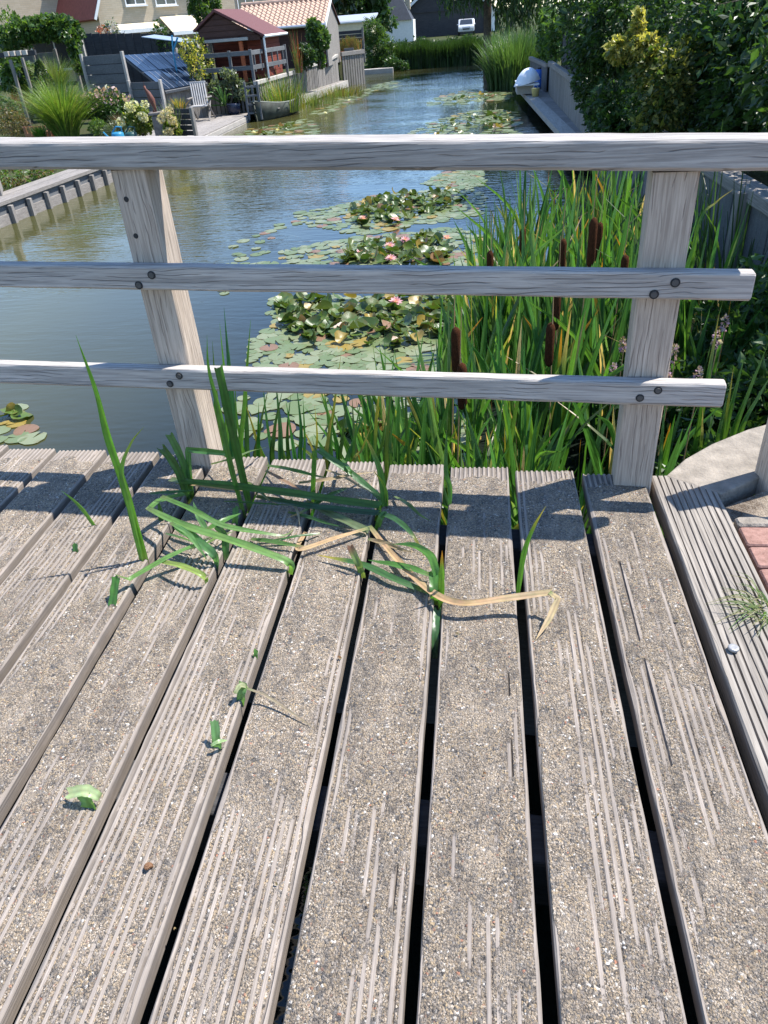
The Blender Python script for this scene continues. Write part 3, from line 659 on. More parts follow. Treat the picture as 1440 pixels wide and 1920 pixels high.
for px, py, ang, L, h0 in ((330, 905, .2, 150, .05), (395, 870, -.5, 120, .10), (455, 900, .9, 110, .07), (500, 872, .35, 140, .09), (560, 905, -.25, 150, .08), (610, 880, .7, 130, .10), (650, 915, 2.4, 150, .06), (420, 940, .1, 160, .05), (540, 960, .45, 120, .04), (600, 1000, 2.9, 130, .03), (470, 1010, .25, 120, .03), (350, 1030, -.6, 110, .05), (640, 860, 1.2, 80, .12), (740, 930, .9, 110, .05), (690, 1010, .5, 100, .03), (310, 1000, .5, 90, .05)):
    dx, dy = math.cos(ang) * L, math.sin(ang) * L * .55
    P3 = [at_z(px, py, h0 * .4), at_z(px + dx * .35, py + dy * .3, h0), at_z(px + dx * .7, py + dy * .75, h0 * .8), at_z(px + dx, py + dy, .012)]
    dryl = random.random() < .3; mb = MB(); ribbon(mb, P3, random.uniform(.008, .017), hint=(random.uniform(-.4, .4), -.5, 1), col=(.36, .27, .16) if dryl else random.choice([(.07, .17, .04), (.1, .2, .06), (.05, .13, .04), (.13, .2, .06)]), tip=(TAN if random.random() < .4 else None), twist=random.uniform(-1, 1)); mb.build('leaf', MAT['dry' if dryl else 'reed'], t_, smooth=True)
for k, (px, py) in enumerate(((70, 1607), (1272, 1166), (520, 1660), (905, 1450), (640, 1235), (1120, 1530), (215, 1330), (860, 1190), (1010, 1400), (330, 1740))):
    p = at_z(px, py, .004); mb = MB(); a = random.uniform(0, 6.28); L = random.uniform(.006, .014); e = p + np.array([math.cos(a) * L, math.sin(a) * L, .003]); ribbon(mb, [p, (p + e) / 2 + np.array([0, 0, .004]), e], L * .6, hint=(.2, -.2, 1), col=random.choice([(.2, .1, .05), (.16, .12, .07), (.3, .2, .1)]), n=3); o = mb.build('leaf_crumb', MAT['dry']); tag(o, 'tiny dry leaf crumb lying on the gritted planks', 'leaf', 'leaf crumbs on the deck')
# grass tuft by the pavers
gt = thing('grass_tuft', 'sprawling thin green grass tuft growing at the paver edge', 'grass', tuple(at_z(1440, 1160, -.03)))
mb = MB()
for k in range(46):
    b0 = at_z(1436 + random.uniform(-15, 25), 1158 + random.uniform(-25, 25), -.02); a = random.uniform(1.7, 4.6); L = random.uniform(.05, .2)
    e = b0 + np.array([math.cos(a) * L, math.sin(a) * L * .8, random.uniform(.01, .05)]); m_ = (b0 + e) / 2 + np.array([0, 0, random.uniform(.015, .045)])
    ribbon(mb, [b0, m_, e], .0035, hint=(0, -.3, 1), col=random.choice([(.1, .2, .04), (.16, .22, .08), (.25, .24, .12)]), n=4)
mb.build('blades', MAT['reed'], gt)

# ------------------------------------------------------------------ cattail bed
def blade_path(h, lean, az, bend, k=5):
    P = []
    for i in range(k):
        t = i / (k - 1); r = lean * t + bend * t ** 3; P.append((math.cos(az) * r, math.sin(az) * r, h * t - .25 * bend * t ** 3))
    return P
def make_cattail(h, nleaf, heads, seed, yellow=.3):
    random.seed(seed); t = bpy.data.objects.new('cattail_plant', None); C.objects.link(t)
    for k in range(nleaf):
        mb = MB(); az = random.uniform(0, 6.28); hh = h * random.uniform(.62, 1.08); bend = random.choice([.02, .04, .08, .12, .2, .5 * (random.random() < .3)])
        P = [(x + random.uniform(-.03, .03) * 0 + math.cos(az) * .015, y + math.sin(az) * .015, z) for x, y, z in blade_path(hh, random.uniform(.03, .26), az, bend)]
        tip = random.choice([YEL, ORG, TAN, (.25, .25, .05)]) if random.random() < yellow else None
        g = random.choice(GREENS + [(.085, .17, .03), (.09, .16, .07)]); f = random.uniform(.8, 1.7)
        if random.random() < .03: g = TAN
        ribbon(mb, P, random.uniform(.03, .052), hint=(random.uniform(-.7, .7), -1, .2), col=tuple(c * f for c in g), tip=tip, twist=random.uniform(-.4, .4), n=4)
        mb.build('leaf', MAT['reed'], t, local=True)
    for k in range(heads):
        az = random.uniform(0, 6.28); hh = h * random.uniform(.80, .98); lx, ly = math.cos(az) * .06, math.sin(az) * .06
        mb = MB(); mb.tube([(0, 0, 0), (lx * .5, ly * .5, hh * .5), (lx, ly, hh + .2)], [.006, .005, .002], 5); st = mb.build('stem', MAT['stem'], t, local=True)
        c = MB(); z0 = hh - .16; c.tube([(lx * .93, ly * .93, z0 - .008), (lx * .93, ly * .93, z0), (lx, ly, z0 + .02), (lx, ly, hh - .015), (lx, ly, hh), (lx, ly, hh + .008)], [.004, .018, .025, .025, .018, .003], 10); c.build('seed_head', MAT['cattail'], st, smooth=True, local=True)
    return t
protos = [make_cattail(1.0, 7, 0, 50 + k, .3) for k in range(7)]
hprotos = [make_cattail(1.0, 6, 1, 80 + k, .4) for k in range(4)]
used = set(); random.seed(11)
GLAB = 'leafy cattail plant growing in the dense bed behind the railing'; HLAB = 'cattail plant with a brown cigar-shaped seed head behind the railing'
def plant_cattail(x, y, h, head=False, z=W - .03):
    p = random.choice(hprotos if head else protos)
    if p.name in used: p = copy_tree(p)
    else: used.add(p.name)
    tag(p, HLAB if head else GLAB, 'cattail', 'cattails with seed heads' if head else 'cattails in the bed')
    p.location = (x, y, z); p.rotation_euler = (0, 0, random.uniform(0, 6.28) if not head else random.uniform(-.4, .4)); p.scale = (1.0, 1.0, h)
    return p
def left_edge(y): return np.interp(y, [2.9, 4, 5, 6, 7, 8.5, 10], [-1.15, -.75, -.35, -.02, .05, .2, .35])
n = 0
while n < 175:
    y = 2.78 + 6.2 * random.random() ** 1.5; x0 = left_edge(y); x = random.uniform(x0, 1.85)
    if y < 3.6 and x < -.5 and random.random() < .55: continue
    h = np.interp(y, [2.8, 3.6, 4.5, 6, 9], [.98, 1.12, 1.3, 1.5, 1.45]) * random.uniform(.82, 1.08)
    if x < x0 + .25: h *= .86
    if x > 1.05 and y < 4.4: continue
    plant_cattail(x, y, h); n += 1
for px, py, y in ((935, 440, 6.0), (1043, 415, 5.6), (1095, 420, 5.2), (1160, 445, 5.4), (1142, 365, 6.2), (1062, 480, 5.0), (996, 400, 6.6), (832, 625, 4.1), (842, 640, 3.9), (1055, 565, 4.4)):
    y -= .5; q = at_y(px, py - 15, y); plant_cattail(q[0], y, (q[2] - W) / .93, True)
# shoots along the deck edge left of the bed, and at the right corner
random.seed(5)
es = thing('reed_shoots', 'row of young reed blades along the deck edge under the lower rail', 'reeds', (-.9, 2.8, W))
for px, py, bx in ((420, 576, 440), (412, 606, 432), (470, 600, 455), (398, 640, 425), (440, 700, 470), (505, 720, 480), (455, 742, 500), (492, 716, 520), (520, 775, 545), (545, 742, 548), (568, 742, 574), (535, 745, 560), (585, 820, 590), (600, 740, 640), (630, 745, 615), (612, 790, 630), (648, 815, 636), (690, 760, 650), (700, 742, 690), (660, 742, 672), (725, 770, 700), (745, 745, 735), (770, 760, 750), (640, 660, 612), (402, 720, 415), (430, 660, 448), (462, 690, 470), (485, 755, 490), (515, 700, 532), (530, 730, 515), (555, 715, 565), (590, 760, 585), (605, 715, 625), (622, 770, 605), (655, 720, 640), (680, 735, 665), (668, 690, 690), (715, 700, 705), (735, 715, 725), (760, 700, 770), (385, 760, 400), (560, 790, 600), (470, 800, 510), (700, 790, 660)):
    y = 2.72 + random.uniform(0, .25); b0 = at_y(bx, 905, y); e = at_y(px, py, y + .05); mid = (b0 + e) / 2 + np.array([random.uniform(-.02, .02), 0, .02]); bb = b0.copy(); bb[2] = W
    mb = MB(); ribbon(mb, [bb, b0, mid, e], random.uniform(.022, .04), hint=(random.uniform(-.5, .5), -1, .2), col=tuple(c * random.uniform(.9, 1.6) for c in random.choice(GREENS)), twist=random.uniform(-.5, .5), tip=(YEL if random.random() < .25 else None)); mb.build('leaf', MAT['reed'], es)
rs = thing('reed_shoots', 'loose bright reed blades growing beyond the pale edging slab', 'reeds', (1.2, 3.4, W))
for px, py, bx, by, y in ((1348, 590, 1322, 740, 3.4), (1400, 655, 1362, 800, 3.3), (1375, 690, 1350, 850, 3.2), (1440, 645, 1370, 830, 3.1), (1455, 690, 1385, 820, 3.0), (1318, 760, 1312, 850, 3.1), (1342, 765, 1318, 855, 3.1), (1365, 735, 1340, 850, 3.1), (1310, 345, 1300, 480, 5.2), (1375, 355, 1310, 420, 5.0), (1330, 420, 1300, 560, 4.6)):
    b0 = at_y(bx, by, y); e = at_y(px, py, y + .08); bb = b0.copy(); bb[2] -= .5; mid = (b0 + e) / 2 + np.array([.0, 0, .03])
    mb = MB(); ribbon(mb, [bb, b0, mid, e], random.uniform(.02, .03), col=(.08, .17, .03), tip=(YEL if random.random() < .5 else None), twist=random.uniform(-.4, .4)); mb.build('leaf', MAT['reed'], rs)

# ------------------------------------------------------------------ water lilies
def pad_mesh(seed, up=0.0):
    r = np.random.default_rng(seed); n = 20; vs = [(0, 0, 0)]; cs = []; base = [(.21, .25, .13), (.17, .22, .10), (.25, .28, .16), (.15, .20, .08)][seed % 4]
    if up: base = [(.07, .125, .025), (.09, .15, .03), (.055, .10, .025), (.11, .15, .05)][seed % 4]
    if seed in (8, 29): base = (.33, .24, .06)
    if seed in (9, 28): base = (.26, .15, .09)
    cs.append(base); f1 = []; a0 = .16
    for k, rr in ((0, .55), (1, 1.0)):
        for i in range(n):
            th = a0 + (2 * math.pi - 2 * a0) * i / (n - 1); q = rr * (1 + .05 * math.sin(3 * th + seed) + .03 * r.standard_normal() * k)
            z = (.02 + .02 * math.sin(5 * th + seed)) * rr ** 2 * (.25 if not up else 1)
            if up: z += up * rr ** 2 * (.55 + .45 * math.sin(2 * th + seed)) + .05 * math.sin(7 * th + seed) * k
            vs.append((math.cos(th) * q, math.sin(th) * q, z)); br = (.16, .10, .035)
            cs.append(lerp(base, br, (.45 if k and r.random() < .3 else 0)) if k else base)
    fs = [(0, 1 + i, 2 + i) for i in range(n - 1)] + [(1 + i, 1 + n + i, 2 + n + i, 2 + i) for i in range(n - 1)]
    m = MB(); m.add(vs, fs, cs); o = m.build('leaf', MAT['lily'], smooth=True); me = o.data; bpy.data.objects.remove(o); return me
PADS = [pad_mesh(k) for k in range(10)]; UPS = [pad_mesh(20 + k, .25 + .09 * k) for k in range(10)]
def flower_mesh(col):
    m = MB()
    for ring, (nn, tilt, L) in enumerate(((9, .25, 1), (8, .75, .9), (6, 1.15, .75))):
        for i in range(nn):
            a = 2 * math.pi * (i + ring * .5) / nn; ct, st = math.cos(tilt), math.sin(tilt); d = np.array([math.cos(a) * ct, math.sin(a) * ct, st]); s = np.array([-math.sin(a), math.cos(a), 0]) * .22 * L
            u = np.array([-math.cos(a) * st, -math.sin(a) * st, ct]) * .08
            m.add([d * .08, d * .55 * L - s + u, d * L, d * .55 * L + s + u], [(0, 1, 2, 3)], lerp(col, (.75, .55, .6), .3 * ring / 2))
    o = m.build('flower', MAT['petal']); me = o.data; bpy.data.objects.remove(o); return me
PINK = flower_mesh((.80, .45, .55)); WHITEF = flower_mesh((.75, .72, .6))
def in_poly(x, y, P):
    c = False; j = len(P) - 1
    for i in range(len(P)):
        if (P[i][1] > y) != (P[j][1] > y) and x < (P[j][0] - P[i][0]) * (y - P[i][1]) / (P[j][1] - P[i][1]) + P[i][0]: c = not c
        j = i
    return c
def lily(label, poly, n, upn, upbox, flowers=(), rad=(.055, .125), seed=0, tint=None, white=0):
    random.seed(seed); WP = [at_z(px, py, W)[:2] for px, py in poly]; cen = np.mean(WP, 0); xs = [p[0] for p in WP]; ys = [p[1] for p in WP]
    t = thing('water_lily', label, 'water lily', (cen[0], cen[1], W)); pts = []; tries = 0
    UB = [at_z(px, py, W)[:2] for px, py in upbox] if upbox else None
    def put(me, x, y, z, r, tl):
        o = bpy.data.objects.new('leaf', me); C.objects.link(o); o.parent = t; o.location = (x - cen[0], y - cen[1], z)
        o.rotation_euler = (random.gauss(0, tl), random.gauss(0, tl), random.uniform(0, 6.28)); o.scale = (r, r, r)
    while len(pts) < n and tries < n * 60:
        tries += 1; x = random.uniform(min(xs), max(xs)); y = random.uniform(min(ys), max(ys))
        if not in_poly(x, y, WP): continue
        r = random.uniform(*rad)
        if any((x - a) ** 2 + (y - b) ** 2 < ((r + q) * .62) ** 2 for a, b, q in pts): continue
        pts.append((x, y, r)); put(random.choice(PADS[:8]) if random.random() > .12 else random.choice(PADS[8:]), x, y, .004 + .0005 * (len(pts) % 12), r, .015)
    k = 0; tries = 0
    upn = int(upn * 1.9)
    while k < upn and tries < upn * 50:
        tries += 1; x = random.uniform(min(p[0] for p in UB), max(p[0] for p in UB)); y = random.uniform(min(p[1] for p in UB), max(p[1] for p in UB))
        if not in_poly(x, y, UB): continue
        put(random.choice(UPS[:8]) if random.random() > .1 else random.choice(UPS[8:]), x, y, random.uniform(.005, .06), random.uniform(.05, .1), .36); k += 1
    for px, py in flowers:
        q = at_z(px, py, W + .08); o = bpy.data.objects.new('flower', WHITEF if white else PINK); C.objects.link(o); o.parent = t; o.location = (q[0] - cen[0], q[1] - cen[1], .07); o.scale = (.085,) * 3; o.rotation_euler = (random.uniform(-.3, .3), random.uniform(-.3, .3), random.uniform(0, 6))
    return t
lily('dense water lily patch with raised curling leaves nearest the cattails and bridge', [(505, 558), (870, 556), (900, 640), (900, 720), (700, 712), (470, 705), (470, 640), (512, 605)], 290, 110, [(520, 562), (850, 560), (850, 620), (760, 655), (560, 640), (520, 600)], [(742, 566)], seed=1)
lily('water lily patch with pink flowers across the middle of the canal', [(492, 500), (560, 462), (700, 442), (850, 428), (905, 440), (905, 530), (500, 530)], 240, 60, [(640, 495), (660, 460), (800, 440), (850, 470), (830, 500)], [(731, 461), (733, 485), (760, 450), (677, 473), (838, 447)], seed=2)
lily('water lily patch with a dark raised clump of leaves and one pink flower', [(545, 420), (560, 398), (640, 386), (700, 368), (880, 350), (905, 365), (905, 405), (760, 425), (690, 440), (620, 432)], 240, 80, [(650, 395), (700, 372), (850, 355), (890, 380), (760, 415), (680, 428)], [(741, 412), (680, 410)], seed=3)
lily('thin spread of lily pads reaching under the top rail toward the cattails', [(790, 345), (830, 325), (905, 315), (905, 348), (850, 352)], 130, 0, None, seed=4)
lily('broad pale lily carpet beside the right wooden dock', [(768, 252), (800, 232), (880, 208), (965, 203), (985, 240), (985, 300), (830, 305), (760, 280)], 230, 26, [(800, 245), (880, 215), (960, 215), (960, 255), (820, 260)], seed=5, rad=(.10, .16))
lily('flat lily island in the open water before the right reeds', [(795, 198), (830, 178), (880, 168), (955, 174), (955, 186), (880, 195)], 120, 12, [(820, 192), (900, 175), (940, 182), (880, 192)], seed=6, rad=(.11, .17))
lily('lily pads and white flowers drifting along the left bank by the boat', [(425, 262), (470, 240), (560, 226), (640, 205), (700, 172), (760, 160), (700, 163), (640, 180), (590, 205), (585, 226), (600, 250), (540, 275), (430, 290)], 240, 10, [(470, 250), (560, 232), (560, 245), (480, 258)], [(520, 244), (476, 248), (610, 212), (655, 188)], seed=7, rad=(.10, .16), white=1)
lily('far flat streak of lily pads in the shaded end of the canal', [(700, 160), (765, 147), (760, 152), (712, 164)], 30, 0, None, seed=8, rad=(.12, .18))
lily('yellowing lily pads floating alone beside the left planks', [(-20, 770), (40, 762), (75, 785), (60, 828), (10, 838), (-20, 835)], 9, 3, [(0, 770), (55, 770), (40, 790), (0, 790)], seed=9, rad=(.075, .11))
lily('scattered single lily pads drifting on the open blue water', [(420, 470), (540, 400), (560, 440), (500, 520), (430, 560), (400, 560)], 24, 0, None, seed=10, rad=(.06, .11))
lily('loose lily pads between the reed blades below the lower rail', [(430, 745), (640, 735), (900, 750), (900, 840), (640, 850), (430, 820)], 75, 18, [(640, 800), (800, 780), (800, 830), (660, 840)], seed=12)

# ------------------------------------------------------------------ vegetation helpers
def leaf_cloud(name, pts, nrm, size, cols, mat, parent, aspect=.5, jitter=.7, seed=0):
    r = np.random.default_rng(seed); N = len(pts); d = nrm + r.standard_normal((N, 3)) * jitter; d[:, 2] -= .25; d /= np.linalg.norm(d, axis=1)[:, None]
    a = np.cross(d, r.standard_normal((N, 3))); a /= np.linalg.norm(a, axis=1)[:, None]; n2 = np.cross(a, d)
    L = (size * np.clip(r.lognormal(-.05, .38, N), .4, 2.2))[:, None]; w = L * aspect * .5
    V = np.stack([pts - d * L * .5, pts - a * w + n2 * L * .08, pts + d * L * .5, pts + a * w + n2 * L * .08], 1).reshape(-1, 3)
    F = np.arange(4 * N).reshape(N, 4); cols = np.array(cols); c = cols[r.integers(0, len(cols), N)] * r.uniform(.7, 1.3, (N, 1)); c = np.repeat(c, 4, 0)
    return mesh_np(name, V, F, mat, parent, c)
def blob_points(blobs, n, seed=0, shell=.62):
    r = np.random.default_rng(seed); B = np.array([list(c) + list(s) for c, s in blobs], float); wt = (B[:, 3] * B[:, 4] + B[:, 4] * B[:, 5] + B[:, 3] * B[:, 5]); k = r.choice(len(B), n, p=wt / wt.sum())
    d = r.standard_normal((n, 3)); d /= np.linalg.norm(d, axis=1)[:, None]; lump = .82 + .3 * np.sin(d[:, 0] * 5 + k) * np.sin(d[:, 1] * 6 + 2 * k) * np.sin(d[:, 2] * 5 + k * .7)
    rad = (shell + (1 - shell) * r.random(n) ** .6) * lump
    return B[k, :3] + d * rad[:, None] * B[k, 3:], d
def lumps(c, s, n, seed, f=.45):
    """clumps spread through an ellipsoid"""
    r = np.random.default_rng(seed); out = []
    for _ in range(n):
        d = r.standard_normal(3); d /= np.linalg.norm(d); q = r.random() ** .4 * .75; out.append((np.array(c) + d * q * np.array(s), np.array(s) * f * r.uniform(.7, 1.2)))
    return out
G_DARK = [(.018, .042, .012), (.026, .058, .016), (.035, .07, .02)]; G_MID = [(.045, .095, .022), (.06, .12, .028), (.035, .08, .02)]; G_LIGHT = [(.09, .16, .03), (.12, .19, .035), (.07, .13, .03)]
G_YEL = [(.46, .40, .09), (.5, .44, .15), (.36, .34, .08), (.12, .15, .03)]; G_OLIVE = [(.13, .16, .09), (.17, .2, .12), (.09, .12, .06)]; G_RED = [(.16, .05, .045), (.2, .07, .05), (.12, .07, .03)]; G_BROWN = [(.2, .13, .06), (.16, .12, .05), (.12, .13, .04)]
def shrub(name, label, cat, base, blobs, n, size, cols, seed, stems=4, group=None, aspect=.5, extra=None):
    t = thing(name, label, cat, tuple(base), group); p, d = blob_points(blobs, n, seed); leaf_cloud('foliage', p, d, size, cols, MAT['leaf'], t, aspect, seed=seed)
    if extra:
        for nm, cc, k, sz, up in extra:
            p, d = blob_points(blobs, k * 4, seed + 3, .9); o = np.argsort(-p[:, 2] + np.random.default_rng(seed).random(len(p)) * up)[:k]; leaf_cloud(nm, p[o], d[o], sz, cc, MAT['petal'], t, .9, seed=seed + 5)
    m = MB(); rr = random.Random(seed)
    for k in range(stems):
        c, s = blobs[rr.randrange(len(blobs))]; m.tube([tuple(base), tuple((np.array(base) + np.array(c)) / 2 + np.array([rr.uniform(-.1, .1), 0, 0])), tuple(c)], [.03, .02, .008], 5)
    if stems: m.build('stem', MAT['bark'], t)
    return t
def tuft(name, label, base, h, spread, n, cols, seed, wd=.012, droop=.5, cat='grass', group=None, r0=.15):
    r = np.random.default_rng(seed); t = thing(name, label, cat, tuple(base), group); az = r.uniform(0, 2 * np.pi, n); L = h * r.uniform(.55, 1.05, n); sp = spread * r.random(n) ** .6
    b = np.array(base)[None] + np.stack([np.cos(az), np.sin(az), az * 0], -1) * (r0 * r.random(n))[:, None]; K = 6; V = []; sd = np.stack([-np.sin(az + r.normal(0, 1, n)), np.cos(az), az * 0], -1)
    for i in range(K):
        s = i / (K - 1); rad = sp * (s ** 1.6); z = L * (s - droop * (sp / max(spread, .01)) * s ** 3 * .6)
        p = b + np.stack([np.cos(az) * rad, np.sin(az) * rad, z], -1); w_ = wd * (1 - s * .92); V += [p - sd * w_ / 2, p + sd * w_ / 2]
    V = np.stack(V, 1); idx = np.arange(n * 2 * K).reshape(n, K, 2); F = np.stack([idx[:, :-1, 0], idx[:, :-1, 1], idx[:, 1:, 1], idx[:, 1:, 0]], -1).reshape(-1, 4)
    cols = np.array(cols); c = cols[r.integers(0, len(cols), n)] * r.uniform(.75, 1.3, (n, 1)); c = np.repeat(c, 2 * K, 0)
    mesh_np('blades', V.reshape(-1, 3), F, MAT['leaf'], t, c); return t
def tree(label, base, h, crown, n, size, cols, seed, nl=14, name='tree', trunk_r=.18, group=None, f=.42):
    t = thing(name, label, 'tree', tuple(base), group); c, s = crown; bl = lumps(c, s, nl, seed, f); p, d = blob_points(bl, n, seed, .5); leaf_cloud('crown', p, d, size, cols, MAT['leaf'], t, .6, seed=seed)
    m = MB(); b = np.array(base, float); top = np.array(c) + np.array([0, 0, s[2] * .3]); m.tube([tuple(b), tuple(b * .5 + top * .5 + np.array([.1, 0, 0])), tuple(top)], [trunk_r, trunk_r * .7, trunk_r * .2], 8)
    for k in range(0, nl, 2): a = b + (top - b) * (.45 + .04 * k % .4); m.tube([tuple(a), tuple((a + bl[k][0]) / 2 + np.array([0, 0, .15])), tuple(bl[k][0])], [trunk_r * .4, trunk_r * .25, .02], 5)
    m.build('trunk', MAT['bark'], t); return t
def fence(label, p0, p1, z0, ztop, mat, bw=.2, horizontal=False, posts=None, gap=.02, thick=.03, name='fence', cat='fence', cap=None, post_mat='woodz', pw=.09, ph=.08, group=None, caph=.1):
    """boards one by one between two ground points; ztop may be a pair (left, right)"""
    p0 = np.array(p0, float); p1 = np.array(p1, float); L = np.linalg.norm(p1 - p0); u = (p1 - p0) / L; ang = math.atan2(u[1], u[0]); zt = ztop if isinstance(ztop, tuple) else (ztop, ztop)
    t = thing(name, label, cat, (p0[0], p0[1], z0), group)
    if horizontal:
        n = max(1, int(round((zt[0] - z0) / bw)))
        for k in range(n):
            za = z0 + (zt[0] - z0) * k / n; m = MB(); hh = (zt[0] - z0) / n; m.box((*(p0 + u * L / 2), za + hh / 2), (L, thick + .012 * (k % 2), hh - gap), ang, .005); m.build('board', MAT[mat], t)
    else:
        n = max(1, int(round(L / bw)))
        for k in range(n):
            q = p0 + u * L * (k + .5) / n; zz = zt[0] + (zt[1] - zt[0]) * (k + .5) / n; m = MB(); m.box((*q, (z0 + zz) / 2), (L / n - gap, thick + .008 * (k % 2), zz - z0), ang, .004); m.build('board', MAT[mat], t)
    if posts:
        for k in range(posts):
            q = p0 + u * L * k / max(1, posts - 1); zz = zt[0] + (zt[1] - zt[0]) * k / max(1, posts - 1); off = np.array([u[1], -u[0]]) * (thick / 2 + pw / 2 - .02); m = MB(); m.box((*(q + off), (z0 + zz + ph) / 2 - .05), (pw, pw, zz - z0 + ph + .1), ang, .006); m.build('post', MAT[post_mat], t)
    if cap:
        m = MB(); a = np.array([*p0, zt[0]]); b = np.array([*p1, zt[1]]); mid = (a + b) / 2; m.box((mid[0], mid[1], mid[2] + caph / 2), (np.linalg.norm(b - a) + .06, thick + .1, caph), ang, .008, ry=-math.atan2(zt[1] - zt[0], L)); m.build('cap_beam', MAT[cap], t)
    return t

# ------------------------------------------------------------------ left bank: quay, walkways
GZ = -.80
def qx(y): return np.interp(y, [6, 12.57, 16.2, 20.4], [-8.45, -8.2, -7.9, -7.72])
bw_ = thing('boardwalk', 'grey plank walkway along the left quay with a pale edge beam', 'walkway', (-8.3, 13, GZ))
def strip(x_off0, x_off1, z0, z1, ya, yb, mat, name, par, fx=qx, k=8):
    m = MB(); ys = np.linspace(ya, yb, k); vs = []; fs = []
    for y in ys: x = fx(y); vs += [(x + x_off0, y, z0), (x + x_off1, y, z0), (x + x_off1, y, z1), (x + x_off0, y, z1)]
    for i in range(k - 1):
        a = i * 4
        for j in range(4): fs.append((a + j, a + (j + 1) % 4, a + 4 + (j + 1) % 4, a + 4 + j))
    fs += [(3, 2, 1, 0), tuple((k - 1) * 4 + j for j in range(4))]; m.add(vs, fs); return m.build(name, MAT[mat], par)
for k in range(4): strip(-.09 - .145 * (k + 1), -.10 - .145 * k, -.775, -.722 - .002 * (k % 2), 7, 20.3, 'woody', 'plank', bw_)
strip(-.09, .0, -.775, -.716, 7, 20.3, 'woody', 'edge_beam', bw_)
qw = thing('quay_wall', 'low timber quay wall with lower board toned as sunlit, upper board as shaded, and dark posts standing in the water', 'quay wall', (-8.2, 13, W))
strip(-.09, -.05, -.93, -.776, 7, 20.3, 'slatewood', 'upper_board', qw); strip(-.085, -.02, -1.3, -.93, 7, 20.3, 'woody', 'lower_board', qw)  # upper board coloured darker for the overhang's shade, lower paler for sunlight
y = 10.2
while y < 20.2:
    m = MB(); m.box((qx(y) + .015, y, -1.08), (.075, .085, .55), 0, .006); m.build('post', MAT['woodz'], qw); y += .56
# second deck, lower, with the chair
d2 = thing('lower_deck', 'sunlit grey wooden deck with low board front beside the boat', 'deck', (-8.3, 24, -.95))
for k in range(20): m = MB(); m.box((-7.66 - .15 * k, 24.1, -.925), (.142, 7.4, .05), .0, .004); m.build('plank', MAT['woody'], d2)
for k in range(2): m = MB(); m.box((-7.565 - .006 * k, 23.75, -1.0 - .14 * k), (.04, 6.7, .13), 0, .004); m.build('front_board', MAT['palewood'], d2)
m = MB(); m.box((-8.75, 13.75, -.42), (.12, .75, .62), .5, .01); o = m.build('garden_screen', MAT['woodz']); tag(o, 'short grey wooden screen standing on the quay walkway', 'screen')
shrub('low_shrub', 'low yellow green ground plant behind the quay walkway', 'plant', (-9.2, 15.2, GZ), [((-9.0, 14.7, -.62), (.3, .5, .22)), ((-8.85, 15.6, -.65), (.25, .6, .2)), ((-9.3, 14.2, -.55), (.4, .4, .3))], 1500, .07, G_LIGHT + G_BROWN, 31, 2)

# ------------------------------------------------------------------ left garden
def at(px, py, y): return at_y(px, py, y)
def base_of(px, y, z=GZ): q = at_y(px, 150, y); return np.array([q[0], y, z])
q = at_z(128, 262, GZ); tuft('ornamental_grass', 'large bright green fountain grass nearest the quay walkway', (q[0], q[1], GZ), 1.75, 1.3, 1700, [(.11, .20, .03), (.15, .23, .04), (.08, .15, .03), (.24, .27, .07)], 41, .024, .5, r0=.3)
q = at(112, 180, 25.5); tuft('ornamental_grass', 'feathery green grass clump behind the clipped cone', (q[0], 25.5, q[2] - .1), 1.3, .85, 1100, [(.09, .15, .03), (.13, .19, .04), (.2, .2, .08)], 42, .02, .4)
q = at(92, 190, 24); cb = np.array([q[0], 24, q[2] - .25])
t = thing('clipped_cone', 'dark clipped conical topiary between two grasses', 'topiary', tuple(cb)); r_ = np.random.default_rng(3); nn = 3200; hz = r_.random(nn) ** 1.4; az = r_.uniform(0, 6.28, nn); rad = .55 * (1 - hz) + .04
leaf_cloud('foliage', np.stack([cb[0] + np.cos(az) * rad, cb[1] + np.sin(az) * rad, cb[2] + hz * 1.3], -1), np.stack([np.cos(az), np.sin(az), az * 0 + .4], -1), .06, G_DARK + [(.06, .08, .03)], MAT['leaf'], t, .6, seed=4)
q = at(200, 200, 23.2); shrub('flowering_shrub', 'round green shrub dusted with pale pink flower heads', 'shrub', (q[0], 23.2, GZ), [((q[0], 23.2, q[2]), (.95, .6, .5)), ((q[0] + .35, 23, q[2] - .15), (.6, .5, .4)), ((q[0] - .5, 23.2, q[2] + .05), (.5, .5, .4))], 5200, .085, G_MID + [(.09, .17, .03)], 43, 4, extra=[('flowers', [(.5, .3, .33), (.42, .3, .28), (.55, .4, .38)], 330, .09, .35)])
q = at(225, 218, 22); tuft('red_grass', 'reddish grass beside the white hydrangea', (q[0], 22, GZ), .62, .3, 260, G_RED + G_BROWN, 44, .02, .2)
q = at(35, 195, 27); tuft('red_grass', 'wide clump of reddish grass behind the slanting garden posts', (q[0], 27, q[2] - .5), .95, .6, 420, G_RED + [(.2, .16, .06)], 45, .025, .3)
q = at(20, 232, 24); shrub('brown_shrub', 'brown and green fading shrub at the garden corner', 'shrub', (q[0], 24, GZ), [((q[0], 24, q[2]), (.75, .5, .45)), ((q[0] + .5, 23.8, q[2] - .3), (.5, .4, .35))], 2600, .07, G_BROWN, 46, 3, aspect=.3)
q = at(8, 205, 26); shrub('grey_shrub', 'pale grey green rounded shrub beside the reddish grass', 'shrub', (q[0], 26, GZ), [((q[0], 26, q[2]), (.6, .5, .5))], 1500, .09, G_OLIVE + [(.12, .2, .09)], 47, 3)
